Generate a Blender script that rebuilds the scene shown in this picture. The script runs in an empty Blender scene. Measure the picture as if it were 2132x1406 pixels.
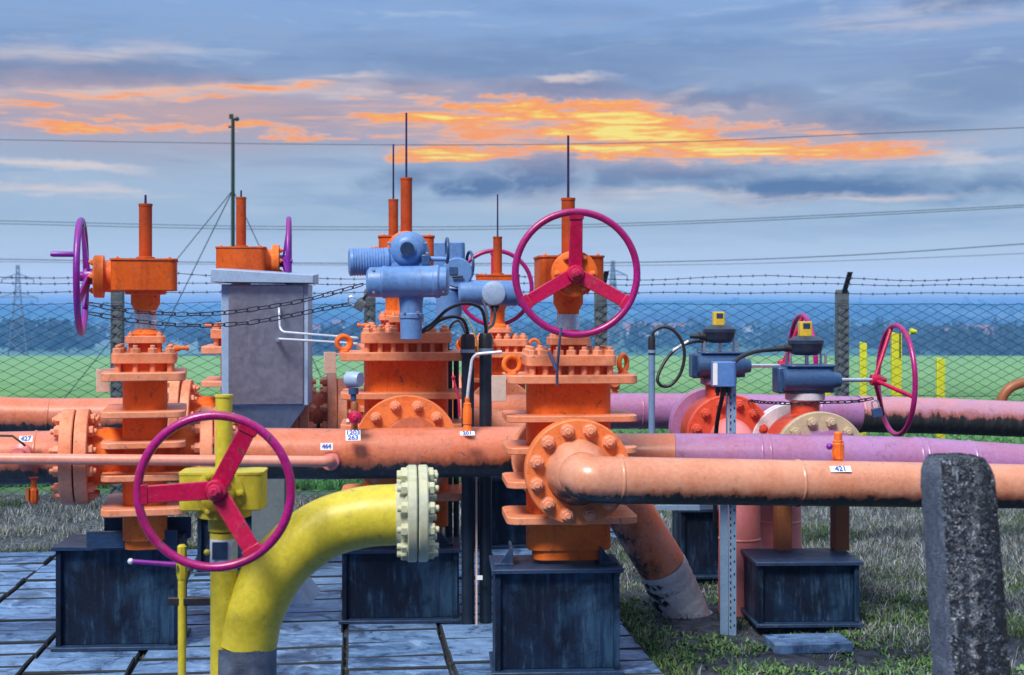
import bpy, math, random
import numpy as np
from mathutils import Matrix, Vector
R = math.radians
random.seed(7)
scene = bpy.context.scene
COL = scene.collection

# ---------------------------------------------------------------- camera
F, CX, HY, EYE = 2800.0, 1066.0, 645.0, 1.7      # focal length in photo pixels, principal column, horizon row, eye height
cam = bpy.data.cameras.new('camera')
cam.sensor_width = 36.0
cam.lens = 36.0 * F / 2132.0
cam.shift_y = -(703.0 - HY) / 2132.0
cam.clip_start, cam.clip_end = 0.1, 20000.0
camo = bpy.data.objects.new('camera', cam)
COL.objects.link(camo)
camo.location = (0, 0, EYE)
camo.rotation_euler = (R(90), 0, 0)
scene.camera = camo
cam.dof.use_dof = True                              # the background and the nearest post are slightly soft in the photograph
cam.dof.focus_distance = 6.9
cam.dof.aperture_fstop = 4.5

def W(px, py, D):
    """world point seen at photo pixel (px, py) at distance D in front of the camera"""
    return Vector(((px - CX) / F * D, D, EYE - (py - HY) / F * D))

PSI = R(8.5)                                       # the pipe runs are turned a little to the camera
PSV, PSF, PSS = R(4.5), R(6.5), R(7.0)             # the valves that face the camera, the fence, the paving
EXV = Vector((math.cos(PSI), math.sin(PSI), 0))
EYV = Vector((-math.sin(PSI), math.cos(PSI), 0))

def lin(r, g, b):
    f = lambda c: c / 12.92 if c <= 0.04045 else ((c + 0.055) / 1.055) ** 2.4
    return (f(r / 255), f(g / 255), f(b / 255), 1.0)

# ---------------------------------------------------------------- node helper
class NT:
    def __init__(s, tree):
        s.t = tree
    def n(s, typ, ins=None, **props):
        nd = s.t.nodes.new(typ)
        for k, v in props.items():
            setattr(nd, k, v)
        for k, v in (ins or {}).items():
            s.set(nd.inputs[k], v)
        return nd
    def set(s, sock, v):
        if isinstance(v, bpy.types.NodeSocket):
            s.t.links.new(v, sock)
        else:
            sock.default_value = v
    def m(s, op, a, b=0.0, c=0.0, clamp=False):
        nd = s.n('ShaderNodeMath', operation=op, use_clamp=clamp)
        for i, v in enumerate((a, b, c)):
            s.set(nd.inputs[i], v)
        return nd.outputs[0]
    def rng(s, v, a, b, c=0.0, d=1.0, smooth=True):
        nd = s.n('ShaderNodeMapRange', interpolation_type='SMOOTHSTEP' if smooth else 'LINEAR')
        for i, x in enumerate((v, a, b, c, d)):
            s.set(nd.inputs[i], x)
        return nd.outputs[0]
    def mix(s, f, a, b, blend='MIX'):
        nd = s.n('ShaderNodeMix', data_type='RGBA', blend_type=blend)
        s.set(nd.inputs[0], f); s.set(nd.inputs[6], a); s.set(nd.inputs[7], b)
        return nd.outputs[2]
    def ramp(s, v, stops, interp='LINEAR'):
        nd = s.n('ShaderNodeValToRGB')
        cr = nd.color_ramp
        cr.interpolation = interp
        while len(cr.elements) < len(stops):
            cr.elements.new(0.5)
        for e, (p, c) in zip(cr.elements, stops):
            e.position = p
            e.color = c
        s.set(nd.inputs[0], v)
        return nd.outputs[0]
    def noise(s, vec, scale, detail=4.0, rough=0.55, dist=0.0):
        nd = s.n('ShaderNodeTexNoise', {'Scale': scale, 'Detail': detail, 'Roughness': rough, 'Distortion': dist})
        if vec is not None:
            s.set(nd.inputs['Vector'], vec)
        return nd.outputs[0]
    def xyz(s, x, y, z):
        return s.n('ShaderNodeCombineXYZ', {0: x, 1: y, 2: z}).outputs[0]

# ---------------------------------------------------------------- sky: dusk cloud deck with a break where the low sun lights the cloud edges
SUN_EL, SUN_AZ = R(50), R(208)                     # the soft light comes over the left shoulder, through overcast
world = bpy.data.worlds.new('World')
scene.world = world
world.use_nodes = True
wt = world.node_tree
wt.nodes.clear()
w = NT(wt)
dirv = w.n('ShaderNodeTexCoord').outputs['Generated']
sep = w.n('ShaderNodeSeparateXYZ', {0: dirv})
sx, sy, sz = sep.outputs
U = w.m('MULTIPLY', w.m('ARCTAN2', sx, sy), F)       # azimuth and elevation in photo-pixel units
V = w.m('MULTIPLY', w.m('ARCSINE', sz), F)
def sk(px, py):
    a = math.atan((px - CX) / F)
    e = math.atan((HY - py) / math.hypot(F, px - CX))
    return a * F, e * F
pn = w.xyz(w.m('DIVIDE', U, 420.0), w.m('DIVIDE', V, 85.0), 0.37)
n1 = w.noise(pn, 1.0, 6.0, 0.6)
n2 = w.noise(w.xyz(w.m('DIVIDE', U, 210.0), w.m('DIVIDE', V, 21.0), 4.1), 1.0, 7.0, 0.6, 0.5)
n3 = w.noise(w.xyz(w.m('DIVIDE', U, 110.0), w.m('DIVIDE', V, 60.0), 8.3), 1.0, 6.0, 0.6, 0.3)
Uw = w.m('ADD', U, w.m('MULTIPLY', w.m('SUBTRACT', n3, 0.5), 220.0))
Vw = w.m('ADD', V, w.m('MULTIPLY', w.m('SUBTRACT', n1, 0.5), 90.0))
Vw = w.m('ADD', Vw, w.m('MULTIPLY', w.m('SUBTRACT', n3, 0.5), 40.0))
def blob(px, py, a, b, slope=0.0, k=1.0, inner=0.15):
    u0, v0 = sk(px, py)
    du = w.m('SUBTRACT', Uw, u0)
    dv = w.m('SUBTRACT', Vw, v0)
    if slope:
        dv = w.m('ADD', dv, w.m('MULTIPLY', du, slope))
    q = w.m('SQRT', w.m('ADD', w.m('POWER', w.m('DIVIDE', du, a), 2.0), w.m('POWER', w.m('DIVIDE', dv, b), 2.0)))
    return w.rng(q, 1.45, inner, 0.0, k)
def union(bl):
    out = None
    for b in bl:
        v = blob(*b)
        out = v if out is None else w.m('MAXIMUM', out, v)
    return out
nis = w.n('ShaderNodeTexSky', sky_type='NISHITA', sun_disc=False, sun_elevation=SUN_EL, sun_rotation=SUN_AZ)
SKYK = 10.0
HAZE = 0.00085
def c10(r, g, b, k=1.0):
    q = lin(r, g, b)
    return (q[0] * k, q[1] * k, q[2] * k, 1.0)
base = w.ramp(w.m('DIVIDE', V, 4400.0, clamp=True), [
    (0.0, c10(240, 240, 245, 1.5)), (0.006, c10(236, 240, 248, 1.4)), (0.02, c10(208, 220, 238)), (0.04, c10(166, 186, 207)),
    (0.06, c10(166, 183, 204)), (0.085, c10(156, 171, 197)), (0.105, c10(142, 160, 194)), (0.125, c10(136, 162, 202)),
    (0.15, c10(134, 166, 214)), (0.22, c10(146, 178, 222)), (0.38, c10(196, 208, 232, 1.1)), (1.0, c10(238, 244, 255, 1.6))])
# broad soft light/dark layers of the deck
lay = w.noise(w.xyz(w.m('DIVIDE', U, 620.0), w.m('DIVIDE', V, 70.0), 2.9), 1.0, 6.0, 0.62, 0.5)
lay2 = w.noise(w.xyz(w.m('DIVIDE', U, 240.0), w.m('DIVIDE', V, 38.0), 6.6), 1.0, 7.0, 0.65, 0.6)
low = w.rng(V, 60.0, 260.0)
base = w.mix(w.m('MULTIPLY', w.rng(lay, 0.47, 0.66), w.m('MULTIPLY', low, 0.45)), base, c10(108, 134, 182))
base = w.mix(w.m('MULTIPLY', w.rng(lay2, 0.5, 0.7), w.m('MULTIPLY', low, 0.22)), base, c10(154, 158, 180))
base = w.mix(w.rng(lay2, 0.46, 0.3, 0.0, 0.4), base, c10(186, 198, 214))
dark = union([(1120, 368, 85, 50, 0, 1.3), (1010, 390, 90, 26, 0, 1.1), (850, 372, 100, 26, 0, .7), (1290, 372, 90, 36, -.15, .75), (1450, 360, 260, 26, .04, .8), (1700, 382, 360, 34, .03, 1.0),
              (2030, 390, 170, 30, .04, .8), (1180, 182, 220, 26, 0, .6), (650, 180, 90, 14, 0, .75), (500, 168, 70, 10, 0, .6), (850, 180, 80, 16, 0, .6),
              (170, 150, 420, 46, .0, .6), (1500, 205, 230, 34, .1, .6), (1800, 250, 220, 30, .06, .6), (640, 252, 90, 16, 0, .55), (340, 250, 160, 12, 0, .45),
              (1080, 130, 560, 50, 0, .4), (2050, 170, 260, 60, 0, .35), (2010, 4, 140, 16, 0, .5)])
dark = w.m('MULTIPLY', dark, w.rng(n3, 0.25, 0.55, 0.6, 1.1), clamp=True)
base = w.mix(dark, base, c10(78, 102, 146))
grey = union([(420, 235, 560, 80, .03, .75), (150, 235, 300, 60, 0, .5), (1000, 270, 420, 90, .08, .7), (1450, 260, 420, 60, .1, .5), (300, 310, 500, 40, 0, .4)])
base = w.mix(grey, base, c10(158, 148, 164))
pale = union([(120, 346, 190, 12, .02, .7), (110, 394, 240, 14, .03, .6), (170, 105, 240, 26, -.06, .45), (330, 195, 470, 16, -.05, .8), (620, 176, 170, 14, -.1, .7),
              (1180, 164, 90, 10, 0, .7), (760, 200, 170, 12, 0, .6), (1420, 190, 70, 14, -.3, .35), (1500, 228, 70, 9, .08, .5), (1480, 405, 340, 16, .02, .5), (1990, 335, 130, 14, .08, .6),
              (1850, 408, 160, 9, -.03, .6), (1900, 40, 240, 26, 0, .4), (1300, 425, 300, 30, 0, .3)])
pale = w.m('MULTIPLY', pale, w.rng(n2, 0.35, 0.6, 0.25, 1.0))
base = w.mix(pale, base, c10(240, 216, 202))
glow = union([(1120, 213, 300, 16, .03, .85), (940, 250, 230, 18, -.02, 1.0), (1280, 250, 250, 34, .10, 1.0), (1330, 285, 290, 30, .06, 1.15), (960, 322, 190, 20, .0, 1.05), (1260, 318, 210, 16, .0, 1.05),
              (1560, 312, 330, 22, .02, .95), (1800, 308, 190, 24, .02, .75), (1620, 266, 220, 12, .08, .5), (250, 264, 260, 13, .0, .62), (60, 228, 170, 15, .04, .5), (480, 272, 200, 11, .02, .5),
              (640, 290, 110, 7, .04, .5), (520, 186, 300, 13, -.07, .42), (120, 198, 260, 9, -.02, .4), (260, 242, 200, 7, .02, .45), (430, 210, 160, 6, -.03, .4), (780, 205, 60, 8, 0, .45), (200, 200, 240, 9, -.04, .4), (1110, 272, 560, 62, .05, .5)])
halo = union([(1150, 262, 520, 80, .05, .62), (330, 235, 520, 66, .0, .62), (1650, 300, 330, 40, .02, .5)])
halo = w.m('MULTIPLY', halo, w.rng(lay2, 0.3, 0.6, 0.35, 1.0))
base = w.mix(halo, base, c10(214, 164, 146))
n4 = w.noise(w.xyz(w.m('DIVIDE', U, 120.0), w.m('DIVIDE', V, 8.5), 1.7), 1.0, 6.0, 0.65, 0.7)
gi = w.m('MULTIPLY', glow, w.rng(n2, 0.28, 0.66, 0.26, 1.16))
gi = w.m('MULTIPLY', gi, w.rng(n4, 0.3, 0.64, 0.62, 1.28))
glowc = w.ramp(gi, [(0.0, c10(150, 140, 160)), (0.2, c10(222, 170, 150)), (0.34, c10(250, 178, 128)), (0.5, c10(255, 146, 46)), (0.70, c10(255, 168, 30)), (0.92, c10(255, 204, 56)), (1.0, c10(255, 228, 96))])
base = w.mix(w.rng(gi, 0.08, 0.5), base, glowc)
east = w.m('MULTIPLY', w.rng(sy, 0.25, -0.35), w.rng(V, 2600.0, 900.0))      # the sky away from the sunset is dimmer
base = w.mix(w.m('MULTIPLY', east, 0.85), base, c10(70, 92, 140))
base = w.mix(w.rng(V, -5.0, -60.0), base, c10(60, 70, 80))
sky10 = w.mix(1.0, base, (SKYK, SKYK, SKYK, 1.0), 'MULTIPLY')
skyc = w.mix(0.92, nis.outputs[0], sky10)
bg = w.n('ShaderNodeBackground', {0: skyc, 1: 0.1})
w.t.links.new(bg.outputs[0], w.n('ShaderNodeOutputWorld').inputs[0])

sunl = bpy.data.lights.new('sun', 'SUN')
sunl.energy = 4.0
sunl.angle = R(18)
sunl.color = (1.0, 0.92, 0.82)
suno = bpy.data.objects.new('sun', sunl)
COL.objects.link(suno)
sd = Vector((math.sin(SUN_AZ) * math.cos(SUN_EL), math.cos(SUN_AZ) * math.cos(SUN_EL), math.sin(SUN_EL)))
suno.rotation_euler = sd.to_track_quat('Z', 'Y').to_euler()
suno.location = sd * 50

scene.view_settings.view_transform = 'Standard'
scene.view_settings.look = 'None'
scene.view_settings.exposure = 0.12
scene.view_settings.gamma = 1.0
scene.cycles.use_denoising = True
scene.cycles.max_bounces = 6
scene.cycles.volume_bounces = 2
scene.cycles.caustics_reflective = False
scene.cycles.caustics_refractive = False

# ---------------------------------------------------------------- materials
def newmat(name):
    m = bpy.data.materials.new(name)
    m.use_nodes = True
    m.node_tree.nodes.clear()
    t = NT(m.node_tree)
    out = t.n('ShaderNodeOutputMaterial')
    p = t.n('ShaderNodeBsdfPrincipled')
    t.t.links.new(p.outputs[0], out.inputs[0])
    return m, t, p

def c4(c):
    return (c[0], c[1], c[2], 1.0)

def paint(name, col, col2=None, rough=0.42, var=0.25, grime=0.25, grimec=(0.05, 0.035, 0.03), peel=None, peelc=(0.012, 0.012, 0.014), metal=0.0, bump=0.12, scale=1.0, streak=0.0, spec=0.5, coat=0.0, rustk=0.7, gl=0.58, edge=0.0, chip=0.0):
    """weathered paint: tone drift, fine speckle, grime flecks, run-off streaks, optionally coat lost along the underside"""
    m, t, p = newmat(name)
    tc = t.n('ShaderNodeTexCoord').outputs['Object']
    big = t.noise(tc, 5.0 * scale, 5.0, 0.6)
    fine = t.noise(tc, 55.0 * scale, 4.0, 0.6)
    mid = t.noise(tc, 13.0 * scale, 6.0, 0.65, 0.4)
    c = t.mix(t.rng(big, 0.35, 0.68), c4(col), c4(col2 or [x * (1 - var) for x in col]))
    c = t.mix(t.rng(mid, 0.55, 0.8, 0.0, 0.45), c, c4([min(0.9, x * 1.12 + 0.035) for x in col]))
    c = t.mix(t.rng(mid, 0.46, 0.22, 0.0, 0.6), c, c4([x * 0.55 for x in col]))
    c = t.mix(t.rng(fine, 0.35, 0.7, 0.0, 0.22), c, c4([min(1, x * 1.5 + 0.02) for x in col]))
    if grime:
        g = t.m('MULTIPLY', t.rng(t.noise(tc, 22.0 * scale, 6.0, 0.7, 0.6), gl, gl + 0.16), grime)
        c = t.mix(g, c, c4(grimec))
    if streak:
        mp = t.n('ShaderNodeMapping', {0: tc, 3: (30.0, 30.0, 1.6)}).outputs[0]
        s = t.m('MULTIPLY', t.rng(t.noise(mp, 1.0, 4.0, 0.6), 0.55, 0.78), streak)
        c = t.mix(s, c, c4(grimec))
    if chip:
        cn = t.noise(tc, 17.0 * scale, 8.0, 0.72, 0.8)
        c = t.mix(t.rng(cn, 0.60, 0.612, 0.0, chip * 0.6), c, c4([min(0.9, x * 0.7 + 0.10) for x in col]))
        c = t.mix(t.rng(cn, 0.632, 0.642, 0.0, chip), c, (0.06, 0.022, 0.012, 1))
    if edge:
        bn = t.n('ShaderNodeBevel', {'Radius': 0.007}, samples=3).outputs[0]
        gn = t.n('ShaderNodeNewGeometry').outputs['Normal']
        dt = t.n('ShaderNodeVectorMath', {0: bn, 1: gn}, operation='DOT_PRODUCT').outputs['Value']
        e = t.m('MULTIPLY', t.rng(dt, 0.985, 0.86), t.rng(t.m('ADD', fine, t.m('MULTIPLY', mid, 0.8)), 0.7, 1.0, 0.15, 1.0))
        c = t.mix(t.m('MULTIPLY', e, edge), c, c4([min(0.85, x * 0.75 + 0.22) for x in col]))  # paler edges: scuffs, and rim light put into the colour
    r = t.rng(t.m('ADD', t.m('MULTIPLY', big, 0.6), t.m('MULTIPLY', fine, 0.4)), 0.3, 0.7, rough - 0.1, rough + 0.14, False)
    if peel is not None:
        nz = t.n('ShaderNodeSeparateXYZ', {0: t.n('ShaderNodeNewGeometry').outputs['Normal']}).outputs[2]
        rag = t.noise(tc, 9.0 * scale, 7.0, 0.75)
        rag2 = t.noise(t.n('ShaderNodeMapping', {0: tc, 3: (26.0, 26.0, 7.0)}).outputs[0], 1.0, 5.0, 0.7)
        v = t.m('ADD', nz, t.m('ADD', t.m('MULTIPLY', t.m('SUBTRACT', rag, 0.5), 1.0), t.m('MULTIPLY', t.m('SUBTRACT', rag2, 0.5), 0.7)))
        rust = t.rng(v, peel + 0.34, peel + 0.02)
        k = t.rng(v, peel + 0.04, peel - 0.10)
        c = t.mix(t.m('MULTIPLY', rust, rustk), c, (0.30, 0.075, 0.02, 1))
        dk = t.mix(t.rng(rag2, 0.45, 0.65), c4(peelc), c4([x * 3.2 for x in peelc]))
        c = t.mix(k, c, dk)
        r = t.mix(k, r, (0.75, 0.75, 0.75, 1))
    t.set(p.inputs['Base Color'], c)
    t.set(p.inputs['Roughness'], r)
    p.inputs['Metallic'].default_value = metal
    p.inputs['Specular IOR Level'].default_value = spec
    if coat:
        p.inputs['Coat Weight'].default_value = coat
        p.inputs['Coat Roughness'].default_value = 0.16
    bp = t.n('ShaderNodeBump', {'Strength': bump, 'Distance': 0.004, 'Height': t.m('ADD', fine, t.m('MULTIPLY', big, 0.6))})
    t.set(p.inputs['Normal'], bp.outputs[0])
    return m

M = {}
M['orange'] = paint('orange paint', (0.86, 0.18, 0.020), (0.72, 0.115, 0.008), 0.48, grime=0.55, streak=0.55, grimec=(0.15, 0.035, 0.012), spec=0.25, bump=0.3, edge=0.75, chip=0.6, gl=0.54)
M['orange_dark'] = paint('burnt orange paint', (0.62, 0.10, 0.006), (0.46, 0.062, 0.005), 0.48, grime=0.45, streak=0.4, grimec=(0.11, 0.03, 0.010), spec=0.25, bump=0.25, edge=0.5, chip=0.5, gl=0.55)
M['salmon'] = paint('faded salmon paint', (0.78, 0.30, 0.165), (0.66, 0.19, 0.08), 0.40, grime=0.45, grimec=(0.28, 0.08, 0.04), spec=0.45, bump=0.25, edge=0.6, chip=0.6, gl=0.54)
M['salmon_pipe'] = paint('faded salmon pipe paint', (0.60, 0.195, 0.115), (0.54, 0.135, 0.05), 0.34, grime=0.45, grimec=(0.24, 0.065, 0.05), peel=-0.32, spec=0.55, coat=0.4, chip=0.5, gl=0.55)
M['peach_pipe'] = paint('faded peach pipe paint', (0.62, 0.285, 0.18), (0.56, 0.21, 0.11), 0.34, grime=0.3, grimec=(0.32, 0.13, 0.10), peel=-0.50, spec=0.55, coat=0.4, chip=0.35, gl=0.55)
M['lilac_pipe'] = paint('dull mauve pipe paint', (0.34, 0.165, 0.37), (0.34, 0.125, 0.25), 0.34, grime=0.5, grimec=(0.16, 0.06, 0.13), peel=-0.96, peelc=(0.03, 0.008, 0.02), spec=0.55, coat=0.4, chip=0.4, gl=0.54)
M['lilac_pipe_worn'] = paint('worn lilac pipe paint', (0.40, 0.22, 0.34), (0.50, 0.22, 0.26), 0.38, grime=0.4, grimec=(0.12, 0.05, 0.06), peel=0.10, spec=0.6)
M['pink'] = paint('pink pipe paint', (0.68, 0.22, 0.24), (0.66, 0.19, 0.12), 0.4, grime=0.25, grimec=(0.3, 0.05, 0.03))
M['red_orange'] = paint('red orange paint', (0.62, 0.075, 0.03), (0.52, 0.05, 0.02), 0.42, grime=0.4, grimec=(0.2, 0.03, 0.02), spec=0.4, edge=0.5, chip=0.4, gl=0.55)
M['magenta'] = paint('crimson handwheel paint', (0.50, 0.002, 0.070), (0.36, 0.001, 0.04), 0.36, grime=0.5, grimec=(0.14, 0.0, 0.05), spec=0.4, scale=1.5, chip=0.7, edge=0.3, gl=0.54)
M['magenta_sheen_rim'] = paint('magenta rim paint with sky sheen', (0.36, 0.003, 0.18), (0.28, 0.002, 0.09), 0.3, grime=0.5, grimec=(0.10, 0.0, 0.10), spec=0.6, scale=1.5, chip=0.8, gl=0.54)  # violet of the reflected sky is put into the rim colour
M['flange_orange'] = paint('orange flange paint', (0.80, 0.22, 0.065), (0.68, 0.14, 0.025), 0.42, grime=0.5, grimec=(0.24, 0.06, 0.03), spec=0.35, bump=0.25, edge=0.75, chip=0.6, gl=0.54)
M['tube_orange'] = paint('rusty orange stem tube paint', (0.42, 0.062, 0.005), (0.30, 0.038, 0.004), 0.5, grime=0.4, grimec=(0.09, 0.02, 0.006), spec=0.3)
M['rod'] = paint('dark indicator rod', (0.03, 0.02, 0.09), None, 0.4, grime=0)
M['salmon_thin'] = paint('faded pink salmon paint', (0.70, 0.30, 0.23), (0.66, 0.24, 0.16), 0.34, grime=0.2, grimec=(0.3, 0.1, 0.08), spec=0.6)
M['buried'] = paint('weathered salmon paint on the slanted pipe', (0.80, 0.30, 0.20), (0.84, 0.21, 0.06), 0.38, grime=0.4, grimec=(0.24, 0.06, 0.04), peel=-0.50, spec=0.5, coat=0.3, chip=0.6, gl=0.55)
M['purple'] = paint('violet handwheel paint', (0.15, 0.008, 0.36), (0.24, 0.005, 0.2), 0.34, grime=0.15, grimec=(0.08, 0.0, 0.1), spec=0.6)
M['yellow'] = paint('yellow paint', (0.58, 0.505, 0.04), (0.45, 0.39, 0.02), 0.40, grime=0.4, grimec=(0.24, 0.22, 0.03), spec=0.45, streak=0.25, chip=0.4, gl=0.55)
M['bright_yellow'] = paint('bright yellow paint', (0.66, 0.72, 0.02), None, 0.5, grime=0.15)
M['cream'] = paint('pale yellow grey flange paint', (0.50, 0.52, 0.34), (0.40, 0.44, 0.36), 0.45, grime=0.4, grimec=(0.22, 0.24, 0.16))
M['beige'] = paint('beige flange paint', (0.46, 0.38, 0.25), (0.38, 0.32, 0.22), 0.45, grime=0.25, grimec=(0.2, 0.15, 0.1))
M['silver'] = paint('silver gasket rim', (0.62, 0.62, 0.70), (0.5, 0.5, 0.6), 0.35, grime=0.2)
M['blue'] = paint('blue grey actuator paint', (0.115, 0.26, 0.57), (0.09, 0.21, 0.48), 0.38, grime=0.35, grimec=(0.05, 0.09, 0.18), streak=0.3, edge=0.35, chip=0.25, gl=0.54)
M['gear_blue'] = paint('dark blue gearbox paint', (0.028, 0.085, 0.21), (0.02, 0.06, 0.16), 0.34, grime=0.25, grimec=(0.02, 0.03, 0.05))
M['box_blue'] = paint('blue junction box paint', (0.09, 0.22, 0.55), (0.07, 0.18, 0.46), 0.36, grime=0.15)
M['black'] = paint('black rubber', (0.012, 0.014, 0.02), None, 0.45, grime=0.1)
M['switch'] = paint('dark switch housing', (0.018, 0.035, 0.075), None, 0.35, grime=0.1)
M['conduit'] = paint('dark green black conduit', (0.006, 0.014, 0.03), (0.012, 0.025, 0.045), 0.36, grime=0.3, grimec=(0.06, 0.09, 0.12), streak=0.25, spec=0.35)
M['blue_conduit'] = paint('blue painted conduit', (0.12, 0.24, 0.42), (0.16, 0.28, 0.46), 0.4, grime=0.2)
def stained_steel():
    m, t, p = newmat('stained near black steel')
    tc = t.n('ShaderNodeTexCoord').outputs['Object']
    st = t.noise(t.n('ShaderNodeMapping', {0: tc, 3: (9.0, 9.0, 1.1)}).outputs[0], 1.0, 7.0, 0.68, 0.5)
    st2 = t.noise(t.n('ShaderNodeMapping', {0: tc, 3: (34.0, 34.0, 5.0)}).outputs[0], 1.0, 6.0, 0.7)
    cl = t.noise(tc, 3.4, 6.0, 0.66, 0.6)
    sp = t.noise(tc, 85.0, 4.0, 0.7)
    c = t.mix(t.rng(cl, 0.36, 0.64), (0.0012, 0.0045, 0.017, 1), (0.0035, 0.016, 0.052, 1))
    c = t.mix(t.m('MULTIPLY', t.rng(st, 0.44, 0.66), t.rng(cl, 0.38, 0.58)), c, (0.026, 0.072, 0.14, 1))
    c = t.mix(t.m('MULTIPLY', t.rng(st2, 0.5, 0.68), t.rng(cl, 0.35, 0.6, 0.15, 0.8)), c, (0.045, 0.10, 0.18, 1))
    c = t.mix(t.rng(st, 0.40, 0.26, 0.0, 0.8), c, (0.0008, 0.002, 0.008, 1))
    c = t.mix(t.rng(sp, 0.66, 0.78, 0.0, 0.7), c, (0.08, 0.12, 0.17, 1))
    t.set(p.inputs['Base Color'], c)
    t.set(p.inputs['Roughness'], t.rng(st, 0.3, 0.7, 0.65, 0.4))
    p.inputs['Specular IOR Level'].default_value = 0.25
    t.set(p.inputs['Normal'], t.n('ShaderNodeBump', {'Strength': 0.5, 'Distance': 0.006, 'Height': t.m('ADD', st2, sp)}).outputs[0])
    return m
M['navy'] = stained_steel()
M['navy_top'] = paint('blue steel plate', (0.014, 0.042, 0.11), (0.007, 0.022, 0.06), 0.42, grime=0.6, grimec=(0.06, 0.11, 0.2), scale=1.7, spec=0.35, edge=0.4, gl=0.55)
M['stainless'] = paint('brushed stainless cladding', (0.36, 0.40, 0.52), (0.27, 0.31, 0.42), 0.32, metal=0.8, grime=0.25, grimec=(0.16, 0.19, 0.28), streak=0.35, bump=0.04, gl=0.54, scale=0.5)
M['lid'] = paint('pale blue cabinet paint', (0.30, 0.43, 0.64), (0.25, 0.37, 0.57), 0.4, grime=0.12)
M['steel'] = paint('bright steel', (0.62, 0.70, 0.82), None, 0.25, metal=0.85, grime=0.1)
M['tube'] = paint('pale steel tubing', (0.62, 0.72, 0.88), None, 0.3, metal=0.2, grime=0.1)
M['galv'] = paint('galvanised steel', (0.26, 0.42, 0.62), (0.20, 0.34, 0.54), 0.4, metal=0.35, grime=0.3, grimec=(0.12, 0.18, 0.26), scale=2)
M['chain'] = paint('dark steel chain', (0.045, 0.05, 0.085), None, 0.35, metal=0.6, grime=0.2)
M['brass'] = paint('tarnished padlock body', (0.20, 0.22, 0.24), (0.10, 0.13, 0.16), 0.35, metal=0.6, grime=0.3)
M['tag'] = paint('white tag plate', (0.80, 0.84, 0.90), None, 0.4, grime=0.1, var=0.05)
M['plate'] = paint('pale nameplate', (0.62, 0.47, 0.40), (0.56, 0.42, 0.36), 0.45, grime=0.2)
M['ink'] = paint('blue lettering', (0.02, 0.10, 0.48), None, 0.5, grime=0.0)
M['indicator'] = paint('yellow indicator plastic', (0.72, 0.50, 0.045), None, 0.3, grime=0.1)
M['window'] = paint('dark window', (0.02, 0.05, 0.12), None, 0.12, grime=0.0)
M['fence_post'] = paint('weathered concrete fence post', (0.10, 0.13, 0.15), (0.06, 0.085, 0.10), 0.8, grime=0.6, grimec=(0.02, 0.03, 0.035), scale=3, bump=0.5)
M['wire'] = paint('dark fence wire', (0.010, 0.018, 0.045), None, 0.6, grime=0)
M['mast'] = paint('dark green mast paint', (0.012, 0.03, 0.018), None, 0.5, grime=0)
M['pylon'] = paint('grey pylon steel', (0.16, 0.2, 0.24), None, 0.6, grime=0)
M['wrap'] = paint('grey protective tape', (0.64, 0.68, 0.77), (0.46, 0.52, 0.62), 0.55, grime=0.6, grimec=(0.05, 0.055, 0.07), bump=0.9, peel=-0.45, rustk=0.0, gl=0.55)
M['bitumen'] = paint('dark bitumen coat', (0.035, 0.05, 0.085), (0.10, 0.14, 0.22), 0.55, grime=0.5, grimec=(0.2, 0.26, 0.34), bump=0.5, scale=2)
M['pedestal'] = paint('grey painted pedestal', (0.13, 0.17, 0.19), None, 0.5, grime=0.2)
M['leg'] = paint('brown orange steel leg', (0.30, 0.10, 0.03), (0.24, 0.08, 0.025), 0.45, grime=0.25)
M['earth_wire'] = paint('yellow green earth wire', (0.55, 0.6, 0.05), None, 0.5, grime=0)
M['strap'] = paint('blue grey strap', (0.03, 0.045, 0.11), (0.05, 0.06, 0.14), 0.7, grime=0.3)

# ---------------------------------------------------------------- mesh helper
def basis(ax):
    ax = Vector(ax).normalized()
    t = Vector((0, 0, 1)) if abs(ax.z) < 0.9 else Vector((1, 0, 0))
    a = t.cross(ax).normalized()
    return a, ax.cross(a).normalized(), ax

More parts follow.
